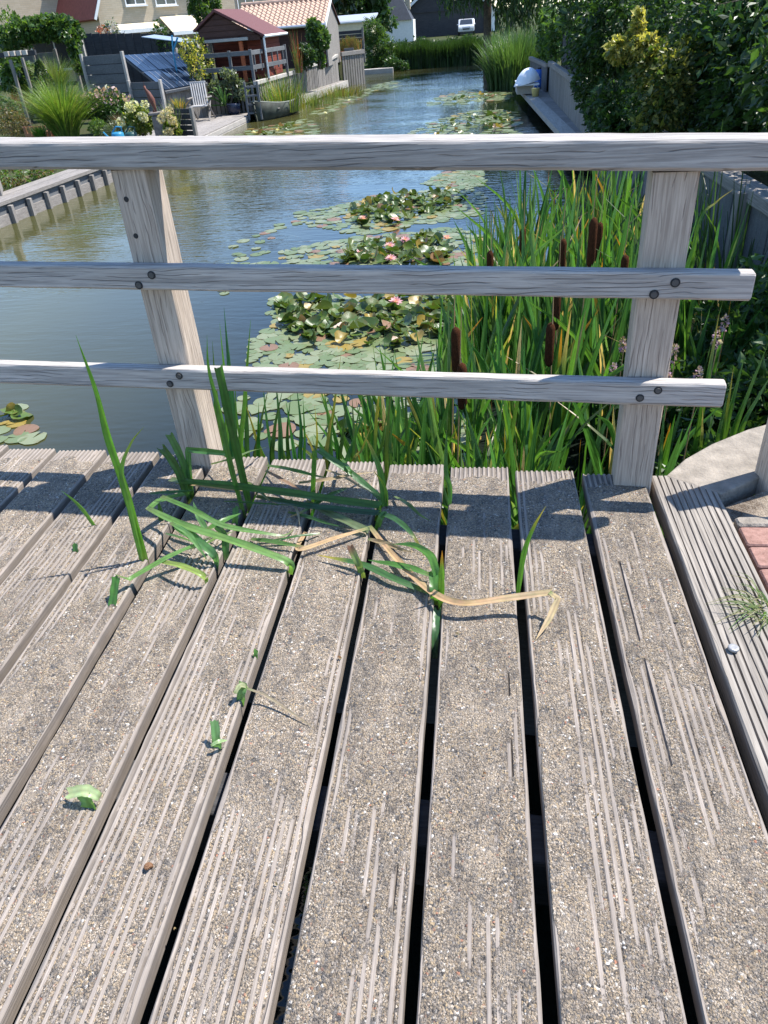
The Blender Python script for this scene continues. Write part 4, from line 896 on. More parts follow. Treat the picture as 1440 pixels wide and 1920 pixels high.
q = at(35, 145, 28); shrub('leafy_shrub', 'broad leaved green shrub under the pergola beam', 'shrub', (q[0], 28, GZ), [((q[0], 28, q[2]), (.75, .5, .75)), ((q[0] + .5, 28, q[2] - .2), (.4, .4, .6))], 2200, .14, G_MID + G_LIGHT, 48, 4, aspect=.7)
q = at(215, 240, 21.8); shrub('lavender', 'grey green lavender mound behind the watering cans', 'shrub', (q[0], 21.8, GZ), [((q[0], 21.8, q[2] - .1), (.5, .4, .3))], 1600, .07, G_OLIVE + [(.07, .1, .06)], 49, 2, aspect=.25)
q = at(180, 226, 22); shrub('lime_shrub', 'small lime green shrub in front of the flowering shrub', 'shrub', (q[0], 22, GZ), [((q[0], 22, q[2] - .15), (.3, .3, .25))], 700, .06, G_LIGHT, 50, 2)
def hydrangea(label, px, py, y, w_, col, seed, nf):
    q = at(px, py, y); t = shrub('hydrangea', label, 'hydrangea', (q[0], y, GZ), [((q[0], y, q[2]), (w_, .3, .42))], 1300, .09, [(.16, .2, .04), (.12, .18, .03), (.2, .22, .04)], seed, 3, aspect=.7); rr = random.Random(seed)
    for k in range(nf):
        c = np.array([q[0] + rr.uniform(-w_, w_) * .85, y - .32 + rr.uniform(-.05, .1), q[2] + rr.uniform(-.35, .42)]); d = np.random.default_rng(seed + k).standard_normal((70, 3)); d /= np.linalg.norm(d, axis=1)[:, None]
        leaf_cloud('flower_head', c + d * np.array([.1, .1, .09]), d, .05, [col], MAT['petal'], t, 1.0, seed=k)
hydrangea('white flowering hydrangea left of the bird sculpture', 262, 226, 21.6, .5, (.66, .62, .45), 51, 9); hydrangea('cream flowering hydrangea in front of the dark planter box', 322, 240, 20.6, .22, (.6, .5, .33), 52, 9)
q = at(322, 215, 21.2); tuft('salvia', 'upright purple grey flower spikes behind the sculpture pedestal', (q[0], 21.2, GZ), .95, .35, 160, [(.16, .15, .2), (.12, .14, .12), (.1, .16, .05)], 53, .03, .1, 'flowers', r0=.3)
# hedge arch with ivy
t = thing('hedge_arch', 'thick green climber trained over a garden arch with one hanging leg', 'hedge', (-15, 29, GZ)); bl = []
for px, py in ((20, 72), (45, 60), (65, 55), (90, 52), (112, 52), (130, 58)): q = at(px, py, 29); bl.append(((q[0], 29, q[2]), (.55, .6, .48)))
for px, py in ((135, 75), (140, 95), (145, 118)): q = at(px, py, 28.6); bl.append(((q[0], 28.6, q[2]), (.26, .35, .4)))
p, d = blob_points(bl, 6500, 61); leaf_cloud('foliage', p, d, .12, G_LIGHT + G_MID, MAT['leaf'], t, .7, seed=61)
m = MB(); a = at(128, 70, 29); m.box((a[0], 29, .5), (.12, .12, 2.6), 0, .01); m.build('post', MAT['woodz'], t)
q = at(15, 55, 31); shrub('garden_bush', 'bright yellow green bush behind the pergola', 'bush', (q[0], 31, GZ), [((q[0], 31, q[2]), (1.0, .7, .7)), ((q[0] - 1, 31, q[2] - .6), (1.0, .8, 1.0))], 2600, .13, G_LIGHT, 62, 4)
# pergola with square cream beam ends
t = thing('pergola', 'slim garden pergola with pale square beam ends', 'pergola', (-16, 27, GZ))
for (xa, ya), (xb, yb), yy in (((18, 112), (54, 226), 25.5), ((44, 108), (62, 190), 27)):
    a, b_ = at(xa, ya, yy), at(xb, yb, yy); m = MB(); m.box(((a[0] + b_[0]) / 2, yy, (a[2] + b_[2] - .4) / 2), (.085, .085, a[2] - b_[2] + .4), 0, .006); m.build('post', MAT['woodz'], t)
a = at(10, 103, 25.5); b_ = at(50, 100, 25.5); m = MB(); m.box(((a[0] + b_[0]) / 2 - 1, 25.6, a[2]), (3.2, .1, .14), 0, .006); m.build('beam', MAT['darkwood'], t)
for k in range(4): m = MB(); m.box((a[0] + .05 + .2 * k, 25.52, a[2] + .02), (.14, .12, .13), 0, .004); m.build('beam_end', MAT['palewood'], t)
fence('weathered plank fence behind the pergola under the climber', (at(15, 80, 30)[0], 30), (at(100, 80, 30)[0], 30), GZ, 1.25, 'slatewood', .3, True, 3)
# slate fences in steps
x0, x1, x2 = at(155, 110, 27)[0], at(231, 103, 26.4)[0], at(303, 148, 25.7)[0]
fence('tall slate grey board fence panel beside the solar roof', (x0, 27), (x1, 26.4), GZ, 1.09, 'slatewood', .27, True, 2, post_mat='palewood', ph=.06)
fence('lower stepped slate board fence below the solar roof', (x1 + .05, 26.3), (x2, 25.6), GZ, .30, 'slatewood', .24, True, 2, post_mat='palewood', ph=.05)
fence('short dark board screen at the edge of the sunlit deck', (at(322, 205, 21.3)[0], 21.3), (at(360, 203, 21)[0], 21.0), -.9, -.13, 'darkwood', .13, True, 2, post_mat='woodz', ph=.02)
fence('charcoal fence of wide boards with raised battens behind the solar roof', (at(160, 80, 31)[0], 31), (at(327, 75, 31)[0], 31), GZ, (1.72, 1.5), 'darkwood', .32, False, 12, post_mat='darkwood', pw=.05, ph=.02)
t = thing('garden_post', 'tall pale timber post beside the charcoal fence', 'post', (at(148, 80, 29.5)[0], 29.5, GZ)); a = at(146, 66, 29.5); m = MB(); m.box((a[0] + .06, 29.5, (a[2] + GZ) / 2), (.11, .11, a[2] - GZ), 0, .008); m.build('shaft', MAT['palewood'], t); m = MB(); m.box((a[0] - .25, 29.6, (a[2] + GZ) / 2 - .1), (.5, .05, a[2] - GZ - .25), 0, .008); m.build('side_board', MAT['darkwood'], t)
fence('dark horizontal fence between the solar roof and the red shed', (at(335, 110, 30.6)[0], 30.6), (at(394, 105, 29.8)[0], 29.8), GZ, (.98), 'darkwood', .2, True, 2, post_mat='palewood')
fence('board fence stepping down in height behind the potted agave', (at(372, 190, 27.7)[0], 27.7), (at(430, 205, 27.9)[0], 27.9), -.9, (-.05, -.55), 'woodz', .14, False)
# solar roof
t = thing('solar_shed', 'low garden shed roofed with glossy dark solar panels', 'shed', (-9.4, 24.5, -.9)); TL, TR, BR, BL = at(230, 105, 29.5), at(330, 98, 29.6), at(388, 155, 27.4), at(310, 170, 26.0)
def bil(u, v): return (TL * (1 - u) + TR * u) * (1 - v) + (BL * (1 - u) + BR * u) * v
nrm = np.cross(BL - TL, TR - TL); nrm /= np.linalg.norm(nrm); nrm = nrm if nrm[2] > 0 else -nrm
for i in range(3):
    for j in range(2):
        u0, u1, v0, v1 = i / 3 + .008, (i + 1) / 3 - .008, j / 2 + .006, (j + 1) / 2 - .006; c4 = [bil(u0, v0), bil(u0, v1), bil(u1, v1), bil(u1, v0)]
        m = MB(); m.prism([c - nrm * .0 for c in c4], nrm * .03); pn = m.build('solar_panel', MAT['solar'], t)
        for k in (1 / 3, 2 / 3): m = MB(); a = c4[0] * (1 - k) + c4[3] * k + nrm * .032; b_ = c4[1] * (1 - k) + c4[2] * k + nrm * .032; m.tube([a, b_], .007, 5); m.build('seam', MAT['alu'], pn)
m = MB(); m.prism([bil(-.01, -.01) - nrm * .08, bil(-.01, 1.01) - nrm * .08, bil(1.01, 1.01) - nrm * .08, bil(1.01, -.01) - nrm * .08], nrm * .07); m.build('roof_frame', MAT['slatewood'], t)
for k in range(9):
    a = bil(.02, .97) * (1 - (k + .5) / 9) + bil(.98, .97) * (k + .5) / 9; m = MB(); m.box((a[0] - .05, a[1] + .1, (a[2] - .1 - .9) / 2), (.17, .15, a[2] - .1 + .9), .9, .004); m.build('wall_board', MAT['woodz'], t)
# bird sculpture on stone pedestal
q = at(292, 212, 21.0); t = thing('bird_sculpture', 'slender rusty bird sculpture on a stone pedestal', 'sculpture', (q[0], 21.0, GZ)); zt = q[2]
m = MB(); m.box((q[0] + .02, 21.0, (zt + GZ) / 2 - .03), (.26, .26, zt - GZ - .06), .2, .02); m.build('pedestal', MAT['stone'], t); m = MB(); m.box((q[0], 21.0, zt - .01), (.34, .32, .07), .2, .015); m.build('pedestal_top', MAT['stone'], t)
m = MB(); m.tube([(q[0] - .02, 21, zt + .02), (q[0] + .0, 21, zt + .12), (q[0] - .03, 21, zt + .3), (q[0] - .08, 21, zt + .45), (q[0] - .14, 21, zt + .55), (q[0] - .16, 21, zt + .62)], [.05, .045, .085, .06, .03, .035], 9); m.build('body', MAT['rust'], t, smooth=True); m = MB(); m.tube([(q[0] - .16, 21, zt + .61), (q[0] - .13, 20.98, zt + .73)], [.014, .002], 5); m.build('beak', MAT['rust'], t)
# watering cans
def can(label, px, y, mat, w_):
    q = at(px, 258, y); z0 = GZ + .0; q[2] = z0; t = thing('watering_can', label, 'watering can', (q[0], y, z0)); zz = at(px, 250, y)[2]; m = MB(); m.lathe((q[0], y, zz - .3), [(w_, 0), (w_ * 1.05, .1), (w_, .3), (w_ * .8, .33)], 12); m.build('body', MAT[mat], t, smooth=True)
    m = MB(); m.tube([(q[0] + w_ * .8, y, zz + .0), (q[0] + w_ * .9, y, zz + .14), (q[0], y, zz + .16), (q[0] - w_ * .9, y, zz + .02)], .02, 6); m.build('handle', MAT[mat], t); m = MB(); m.tube([(q[0] - w_, y, zz - .22), (q[0] - w_ - .22, y, zz + .05)], [.03, .02], 6); m.build('spout', MAT[mat], t); m = MB(); m.box((q[0], y, GZ + (zz - .3 - GZ) / 2), (.5, .4, max(.05, zz - .3 - GZ)), 0, .01); m.build('stand', MAT['woodz'], t)
can('bright blue watering can in front of the lavender', 222, 20.8, 'teal', .16); can('dark green watering can beside the blue one', 247, 20.8, 'dgreen', .15)
q = at(78, 245, 23); t = thing('slatted_planter', 'terracotta coloured slatted planter beside the fountain grass', 'planter', (q[0], 23, GZ))
for k in range(7): m = MB(); m.box((q[0] - .36 + .12 * k, 22.75, (q[2] + GZ) / 2 + .05), (.085, .03, q[2] - GZ + .2), .2, .004); m.build('slat', MAT['terra'], t)
m = MB(); m.box((q[0], 23.0, (q[2] + GZ) / 2 - .02), (.75, .4, q[2] - GZ), .2, .01); m.build('box', MAT['terra'], t)
tuft('small_grass', 'small bright green plant in front of the slatted planter', (at(76, 258, 22.3)[0], 22.3, GZ + .1), .35, .3, 160, [(.12, .24, .03), (.1, .2, .03)], 55, .03, .3, 'plant')
# reclining chair
q = at_z(385, 222, -.86); t = thing('reclining_chair', 'folded back grey slatted reclining chair on the sunlit deck', 'chair', (q[0], q[1], -.9)); cx, cy = q[0] - .05, q[1]
for k in range(7): m = MB(); x = cx - .24 + .075 * k; m.tube([(x, cy, -.48), (x - .12, cy + .35, .12)], .026, 6); m.build('back_slat', MAT['canvas'], t)
for s in (-.3, .3):
    m = MB(); m.tube([(cx + s, cy + .3, -.9), (cx + s + .02, cy - .3, -.42)], .03, 6); m.build('leg', MAT['woodz'], t); m = MB(); m.tube([(cx + s, cy - .38, -.9), (cx + s - .05, cy + .2, -.36)], .03, 6); m.build('leg', MAT['woodz'], t); m = MB(); m.box((cx + s, cy - .08, -.26), (.06, .6, .04), 0, .01); m.build('armrest', MAT['woodz'], t)
for k in range(5): m = MB(); m.box((cx, cy - .36 + .085 * k, -.48), (.55, .06, .03), 0, .006); m.build('seat_slat', MAT['canvas'], t)
m = MB(); m.box((cx - .13, cy + .37, .14), (.54, .05, .06), 0, .01); m.build('head_bar', MAT['canvas'], t)
q = at(335, 190, 25.6); tuft('potted_flowers', 'yellow orange flowers behind the reclining chair', (q[0], 25.6, q[2] - .3), .45, .25, 120, [(.4, .3, .05), (.35, .2, .04), (.12, .17, .03)], 56, .05, .2, 'flowers')
# pot with olive tree and agave
q = at_z(440, 212, -.86); q = np.array([q[0], q[1], -.9]); t = thing('plant_pot', 'dark navy glazed pot on the sunlit deck', 'pot', tuple(q)); m = MB(); m.lathe(q, [(.15, 0), (.21, .08), (.25, .3), (.22, .34), (.19, .30)], 14); m.build('bowl', MAT['navy'], t, smooth=True)
c = at(432, 165, q[1]); tree('silvery olive bush growing above the navy pot', (q[0] - .1, q[1] + .05, -.6), 1.5, ((c[0], q[1], c[2]), (.62, .55, .62)), 2600, .09, G_OLIVE, 63, 14, 'olive_bush', .04)
a = at(415, 185, q[1] - .3); t = thing('agave', 'agave with broad arching green leaves beside the navy pot', 'plant', (q[0] - .3, q[1] - .2, -.85))
for k, (dx, dz) in enumerate(((-.75, .3), (-.6, .5), (-.35, .65), (.2, .6), (-.8, .05), (.35, .4), (-.15, .7))): m = MB(); ribbon(m, [(q[0] - .2, q[1] - .25, -.6), (q[0] - .2 + dx * .5, q[1] - .35, -.6 + dz * .8), (q[0] - .2 + dx, q[1] - .4, -.6 + dz * .75)], .11, hint=(0, -.3, 1), col=(.09, .19, .05)); m.build('leaf', MAT['leaf'], t)
# rotary dryer / tarp above the dark fence
t = thing('clothes_dryer', 'blue grey cloth stretched on a rotary dryer with bright blue poles', 'clothes dryer', (at(325, 85, 28)[0], 28, GZ)); a, b_, c_, d_ = at(265, 70, 28), at(360, 82, 28), at(370, 76, 29.5), at(290, 66, 29.5); m = MB(); m.prism([a, b_, c_, d_], (0, 0, .02)); m.build('cloth', MAT['tarp'], t)
for (xa, ya), (xb, yb) in (((322, 66), (325, 100)), ((333, 70), (325, 95))): m = MB(); m.tube([at(xa, ya, 28), at(xb, yb, 28)], .03, 6); m.build('pole', MAT['teal'], t)
m = MB(); bb = at(325, 100, 28); m.tube([(bb[0], 28, GZ), tuple(bb)], .03, 6); m.build('mast', MAT['teal'], t)
for px, py, yy, sd, nm, lb, cc in ((210, 55, 33, 64, 'tall_flowers', 'tall plant with pale lilac flower spikes before the houses', [(.5, .48, .55), (.3, .3, .4), (.1, .14, .06)]), (195, 66, 33, 65, 'red_flowers', 'coral red flowers under the grey awning', [(.5, .12, .07), (.3, .1, .05)]), (352, 95, 27.5, 66, 'yellow_flowers', 'yellow flowers on top of the dark fence', [(.6, .5, .08), (.3, .3, .05), (.1, .15, .03)]), (300, 62, 31, 67, 'garden_plant', 'dark leafy plants under the cream awning', G_MID), (368, 88, 28.5, 75, 'yellow_flowers', 'yellow flowering plant in front of the red shed', [(.5, .45, .08), (.12, .16, .03), (.09, .13, .03)])):
    q = at(px, py, yy); shrub(nm, lb, 'flowers', (q[0], yy, GZ), [((q[0], yy, q[2]), (.38, .3, .42)), ((q[0] + .2, yy, q[2] - .5), (.4, .3, .5))], 700, .09, cc, sd, 3)

# ------------------------------------------------------------------ red shed, terrace, barn
ter = sheet('terrace_ground', [(-14, 28), (-7.5, 27.9), (-6.95, 33), (-6.45, 38), (-6.2, 44), (-14, 44)], -.06, MAT['soil'], 1.0)
t = thing('red_shed', 'red brown timber shed with maroon gable roof and open porch', 'shed', (-8.4, 30, -.06)); xl, xr, xa, zL, zR, zA = -9.55, -7.13, -8.72, 1.55, 1.27, 2.08; ya, yb = 28.9, 32.4
m = MB(); m.prism([(xa, ya, zA), (xr - .0, ya, zR), (xr, ya, zR - .07), (xa, ya, zA - .08)], (0, yb - ya, 0)); m.build('roof_slope', MAT['maroon'], t); m = MB(); m.prism([(xa - .003, ya, zA), (xl, ya, zL), (xl, ya, zL - .07), (xa - .003, ya, zA - .08)], (0, yb - ya, 0)); m.build('roof_slope', MAT['maroon'], t)
for k in range(5):
    f0, f1 = k / 5, (k + 1) / 5 - .02; zb0 = zL - .42 + (zA - zL + .30) * f0; zb1 = zL - .42 + (zA - zL + .30) * f1; fr = lambda z: max(0.0, (z - zL + .12) / (zA - zL)); X0 = lambda z: xl + .05 + (xa - xl) * min(1, fr(z)); X1 = lambda z: xr - .05 - (xr - xa) * min(1, max(0, (z - zR + .1) / (zA - zR)))
    m = MB(); m.prism([(X0(zb0), ya + .12, zb0), (X1(zb0), ya + .12, zb0), (max(X0(zb1) + .02, X1(zb1)), ya + .12, zb1), (X0(zb1), ya + .12, zb1)], (0, .03, 0)); m.build('gable_board', MAT['brown'], t)
m = MB(); m.box((-8.5, 30.47, .66), (1.9, .05, 1.4), 0, .004); m.build('back_wall', MAT['brown'], t); m = MB(); m.prism([(xl + .1, ya + .16, zL - .42), (xr - .1, ya + .16, zL - .42), (xr - .12, ya + .16, zR - .06), (xa, ya + .16, zA - .12), (xl + .12, ya + .16, zL - .06)], (0, .02, 0)); m.build('gable_lining', MAT['brown'], t)
for xx, mt in ((xl + .25, 'brown'), (-8.02, 'orange'), (xr - .12, 'brown')): m = MB(); m.box((xx, ya + .18, .6), (.12, .12, 1.35), 0, .006); m.build('post', MAT[mt], t)
for k in range(9): m = MB(); m.box((-8.62, 30.4, .06 + .15 * k), (1.5, .04, .14), 0, .004); m.build('wall_board', MAT['redwood'], t)
for k in range(9): m = MB(); m.box((-7.42, 30.9, .06 + .14 * k), (.05, 2.6, .132), 0, .004); m.build('wall_board', MAT['redwood'], t)
for k in range(9): m = MB(); m.box((-7.68, 29.55, .06 + .14 * k), (.5, .04, .132), 0, .004); m.build('wall_board', MAT['redwood'], t)
m = MB(); m.box((-8.5, 28.98, 1.19), (1.55, .1, .09), 0, .006); m.build('porch_beam', MAT['palewood'], t); m = MB(); m.tube([(-7.16, 28.92, 1.18), (-7.16, 28.92, .0)], .035, 7); m.build('downpipe', MAT['alu'], t); m = MB(); m.tube([(-7.12, 28.9, 1.22), (-7.12, 32.4, 1.22)], .045, 7); m.build('gutter', MAT['white'], t)
t = thing('terrace_railing', 'dark two rail balustrade in front of the red shed', 'railing', (-8, 28, -.06)); pts_ = [(-9.3, 28.15), (-8.2, 28.1), (-7.45, 28.0), (-7.0, 31.2)]
for x, y in pts_: m = MB(); m.box((x, y, .4), (.09, .09, 1.0), 0, .006); m.build('post', MAT['slatewood'], t)
for (xa_, ya_), (xb_, yb_) in zip(pts_[:-1], pts_[1:]):
    for z in (.38, .8): m = MB(); L = math.hypot(xb_ - xa_, yb_ - ya_); m.box(((xa_ + xb_) / 2, (ya_ + yb_) / 2, z), (L, .05, .13), math.atan2(yb_ - ya_, xb_ - xa_), .006); m.build('rail', MAT['slatewood'], t)
for k in range(6): m = MB(); f_ = (k + .5) / 6; m.box((-7.45 + .45 * f_, 28 + 3.2 * f_, .55), (.05, .05, .6), 0, .004); m.build('baluster', MAT['slatewood'], t)
fence('grey picket retaining fence below the red shed terrace', (-7.4, 27.9), (-6.95, 32.4), -1.2, (-.12, -.1), 'woodz', .24, False, gap=.08, cap='palewood', caph=.12)
fence('dark upright board fence behind the small dock ladder', (-8.2, 27.7), (-7.45, 27.8), -.9, (-.1, -.1), 'slatewood', .13, False, gap=.05)
fence('grey picket fence along the narrow mooring platform', (-6.95, 32.5), (-6.65, 35.2), -1.0, (-.02, 0), 'woodz', .17, False, gap=.06, cap='palewood')
fence('pale upright boards below the pantiled barn', (-6.65, 35.3), (-6.25, 38.2), -1.0, (-.1, .15), 'woodz', .2, False, gap=.01, cap='palewood')
fence('grey picket fence dropping into the water beyond the barn', (-6.2, 39.2), (-5.35, 40.4), -1.3, (.12, .12), 'woodz', .16, False, gap=.04, cap='woodx', caph=.16)
t = thing('mooring_platform', 'narrow grey mooring platform below the picket fence', 'platform', (-6.5, 34, -1)); fx2 = lambda y: np.interp(y, [29, 40], [-6.9, -5.75])
for k in range(4): strip(-.02 - .16 * (k + 1), -.03 - .16 * k, -.86, -.80, 29.2, 38.5, 'woody', 'plank', t, fx2)
strip(-.03, .02, -1.06, -.795, 29.2, 38.5, 'palewood', 'front_board', t, fx2)
t = thing('dock_ladder', 'dark little ladder frame standing at the deck beside the boat', 'ladder', (-7.45, 26.7, -1)); 
for s in (0, .42): m = MB(); m.box((-7.5 + s, 26.9, -.5), (.06, .06, 1.1), 0, .004); m.build('rail', MAT['slatewood'], t)
for k in range(4): m = MB(); m.box((-7.29, 26.9, -.85 + .25 * k), (.42, .05, .05), 0, .004); m.build('rung', MAT['slatewood'], t)
# barn with pantiles
t = thing('pantiled_barn', 'small barn with weathered pink pantile roof', 'barn', (-8, 38, -.06)); bx0, bx1, ry, ey, rzv, ezv = -10.2, -6.25, 38.0, 36.0, 2.3, 1.42
m = MB(); m.box(((bx0 + bx1) / 2, 38.1, .65), (bx1 - bx0 - .3, 3.4, 1.55), 0, .01); m.build('wall', MAT['brown'], t)
m = MB(); m.prism([(bx1 - .13, 36.35, -.1), (bx1 - .13, 39.7, -.1), (bx1 - .13, 39.7, 1.4), (bx1 - .13, 38, 2.15), (bx1 - .13, 36.35, 1.4)], (.06, 0, 0)); m.build('gable_wall', MAT['woodz'], t)
m = MB(); m.prism([(bx0, ey, ezv - .05), (bx0, ry, rzv - .05), (bx0, ry + 2, ezv - .05), (bx0, ry + 2, ezv - .1), (bx0, ry, rzv - .12), (bx0, ey, ezv - .1)], (bx1 - bx0, 0, 0)); m.build('roof_deck', MAT['brown'], t)
tm = None; ncol, nrow = 19, 9; tw = (bx1 - bx0) / ncol; sl_ = math.hypot(ry - ey, rzv - ezv); th_ = math.atan2(rzv - ezv, ry - ey)
for j in range(nrow):
    for i in range(ncol):
        if tm is None:
            m = MB(); K = 9; L_ = sl_ / nrow * 1.25; vs = []
            for s in range(2):
                for k in range(K): u_ = k / (K - 1); vs.append(((u_ - .5) * tw * 1.02, s * L_, .035 * math.sin(u_ * 2 * math.pi) + .02 - .03 * s))
            for k in range(K): u_ = k / (K - 1); vs.append(((u_ - .5) * tw * 1.02, 0, .035 * math.sin(u_ * 2 * math.pi) - .01))
            m.add(vs, [(k, k + 1, K + k + 1, K + k) for k in range(K - 1)] + [(2 * K + k, 2 * K + k + 1, k + 1, k) for k in range(K - 1)]); o = tm = m.build('roof_tile', MAT['pantile'], t, local=True)
        else: o = tm.copy(); C.objects.link(o)
        o.location = (bx0 + tw * (i + .5) + 8, ey + (ry - ey) * j / nrow - 38, ezv + (rzv - ezv) * j / nrow + .06); o.rotation_euler = (th_, 0, 0)
m = MB(); m.tube([(bx0, ry, rzv + .02), (bx1, ry, rzv + .02)], .08, 8); m.build('ridge_tiles', MAT['pantile'], t); m = MB(); m.prism([(bx1 - .02, ey, ezv - .12), (bx1 - .02, ry, rzv - .1), (bx1 - .02, ry, rzv + .08), (bx1 - .02, ey, ezv + .06)], (.04, 0, 0)); m.build('verge_board', MAT['white'], t); m = MB(); m.tube([(bx0, ey - .04, ezv - .03), (bx1, ey - .04, ezv - .03)], .06, 7); m.build('gutter', MAT['alu'], t)
q = at(595, 85, 33.5); tree('bushy green climber tree leaning over the picket fence', (q[0], 33.5, -.06), 2.4, ((q[0], 33.5, q[2] + .05), (.52, .5, .85)), 3800, .13, G_MID + G_LIGHT, 68, 16, 'climber_tree', .06)
q = at(572, 105, 32.5); shrub('dark_shrub', 'dark green shrub between the red shed and the climber tree', 'shrub', (q[0], 32.5, -.06), [((q[0], 32.5, q[2]), (.5, .4, .45))], 1300, .11, G_DARK + G_MID, 69, 3)
q = at(555, 78, 32); tuft('hollyhock', 'thin stems with red flowers beside the shed downpipe', (q[0], 32, -.06), 1.5, .2, 40, [(.12, .16, .05), (.35, .08, .05)], 57, .03, .05, 'flowers')
fence('dark woven hurdle behind the planters of orange grass', (at(632, 62, 42)[0], 42), (at(680, 60, 42)[0], 42), -.2, 1.05, 'darkwood', .15, True, 2)
for k, (px, py) in enumerate(((645, 98), (668, 96), (655, 92))):
    q = at(px, py, 40.5); t = thing('flower_box', ['small wooden planter box with orange grass by the hurdle', 'pale planter box with dry orange grass beside the water fence', 'square planter between the two grass planters'][k], 'planter', (q[0], 40.5, -.06)); m = MB(); m.box((q[0], 40.5, q[2] - .2), (.45, .4, .5), 0, .01); m.build('box', MAT['palewood' if k == 1 else 'orange' if k == 0 else 'woodx'], t)
    m = MB(); rr = random.Random(k)
    for _ in range(70): x_, y_ = q[0] + rr.uniform(-.2, .2), 40.5 + rr.uniform(-.15, .15); ribbon(m, [(x_, y_, q[2]), (x_ + rr.uniform(-.1, .1), y_, q[2] + .25), (x_ + rr.uniform(-.3, .3), y_, q[2] + rr.uniform(.35, .6))], .03, col=rr.choice([(.4, .22, .08), (.3, .25, .08), (.2, .2, .06)]), n=3)
    m.build('grass', MAT['dry'], t)
# rowing boat planted with reeds
def boat():
    L, cx_, cy_ = 2.9, -6.85, 28.2; t = thing('rowing_boat', 'old weathered rowing boat moored at the deck and filled with reeds', 'boat', (cx_, cy_, W)); m = MB(); st = 13; K = 9; vs = []; fs = []
    for i in range(st):
        u_ = i / (st - 1) * 2 - 1; hw = .5 * (1 - abs(u_) ** 2.4) ** .8 + .02; sh = .42 + .16 * u_ * u_
        for k in range(K): a = k / (K - 1) * math.pi; vs.append((-math.cos(a) * hw, u_ * L / 2 * (1 - .07 * math.sin(a)), -.12 + (sh + .12) * (1 - math.sin(a) ** .7)))
    for i in range(st - 1):
        for k in range(K - 1): a = i * K + k; fs.append((a, a + 1, a + K + 1, a + K))
    mt = Matrix.Translation((cx_, cy_, W)) @ Matrix.Rotation(-.28, 4, 'Z'); vs = [mt @ Vector(v) for v in vs]; m.add(vs, fs); o = m.build('hull', MAT['boat'], t, smooth=True); sd = o.modifiers.new('solid', 'SOLIDIFY'); sd.thickness = .03
    for side in (0, K - 1): m = MB(); m.tube([vs[i * K + side] + Vector((0, 0, .01)) for i in range(st)], .03, 6); m.build('gunwale', MAT['boatrim'], t)
    for u_ in (-.45, .35): m = MB(); p_ = mt @ Vector((0, u_ * L / 2, .3)); m.box(p_, (.95, .22, .035), -.28, .005); m.build('thwart', MAT['woodx'], t)
    return t
boat()
tuft('boat_reeds', 'bright green reeds and yellow grass growing out of the old boat', (-6.7, 28.5, W + .1), 1.25, .5, 420, [(.12, .22, .04), (.2, .24, .05), (.3, .22, .06), (.08, .17, .03)], 58, .03, .25, 'reeds', r0=.75)
tuft('bank_reeds', 'thin water reeds between the boat and the mooring platform', (-6.2, 31.2, W), .55, .25, 420, [(.13, .2, .05), (.2, .2, .08)], 59, .018, .1, 'reeds', r0=1.0)
tuft('bank_reeds', 'low orange green rushes in front of the mooring platform', (-5.7, 34.5, W), .42, .3, 420, [(.16, .16, .05), (.24, .18, .06), (.1, .16, .04)], 60, .03, .1, 'reeds', r0=1.1)

# ------------------------------------------------------------------ houses behind the garden
def window(parent, x, y, z, w_, h, mull=1, sill=True):
    f = MB(); fr = .07
    f.box((x, y - .03, z + h / 2 - fr / 2), (w_, .08, fr)); f.box((x, y - .03, z - h / 2 + fr / 2), (w_, .08, fr)); f.box((x - w_ / 2 + fr / 2, y - .03, z), (fr, .078, h - 2 * fr)); f.box((x + w_ / 2 - fr / 2, y - .03, z), (fr, .078, h - 2 * fr))
    for k in range(mull): f.box((x - w_ / 2 + w_ * (k + 1) / (mull + 1), y - .03, z), (fr, .076, h - 2 * fr))
    o = f.build('window', MAT['white'], parent)
    for k in range(mull + 1): g = MB(); pw_ = (w_ - fr) / (mull + 1); g.box((x - w_ / 2 + fr / 2 + pw_ * (k + .5), y - .012, z), (pw_ - fr, .02, h - 2 * fr)); g.build('pane', MAT['glass'], o)
    if sill: s_ = MB(); s_.box((x, y - .08, z - h / 2 - .04), (w_ + .12, .2, .07)); s_.build('sill', MAT['white'], o)
def gable_house(label, x0, x1, y, eave, ridge, wins, depth=9, name='house', rmat='redtile', turn=0):
    kx = 1 / math.cos(turn); xc = (x0 + x1) / 2; x0, x1 = xc + (x0 - xc) * kx, xc + (x1 - xc) * kx; wins = [(xc + (a - xc) * kx, b, c * kx, d, e) for a, b, c, d, e in wins]
    t = thing(name, label, 'house', ((x0 + x1) / 2, y, GZ)); xm = (x0 + x1) / 2; m = MB(); m.prism([(x0, y, GZ), (x1, y, GZ), (x1, y, eave), (xm, y, ridge), (x0, y, eave)], (0, depth, 0)); m.build('wall', MAT['beige'], t)
    for s, xe in ((-1, x0), (1, x1)):
        d = np.array([xe - xm, eave - ridge]); n_ = np.array([-d[1], d[0]]) / np.linalg.norm(d) * (1 if s > 0 else -1); n_ = n_ if n_[1] > 0 else -n_; e = np.array([xm, ridge]) + d * 1.08; p = [np.array([xm, ridge]) + n_ * .02, e + n_ * .02, e + n_ * .17, np.array([xm, ridge]) + n_ * .17]
        m = MB(); m.prism([(a, y - .3, b) for a, b in p], (0, depth + .6, 0)); r_ = m.build('roof', MAT[rmat], t); m = MB(); m.prism([(a, y - .36, b) for a, b in p], (0, .055, 0)); m.build('bargeboard', MAT['white'], r_)
    for wx, wz, ww, wh, mu in wins: window(t, wx, y - .005, wz, ww, wh, mu)
    t.rotation_euler = (0, 0, turn)
    return t
hx = lambda px: at(px, 20, 55)[0]
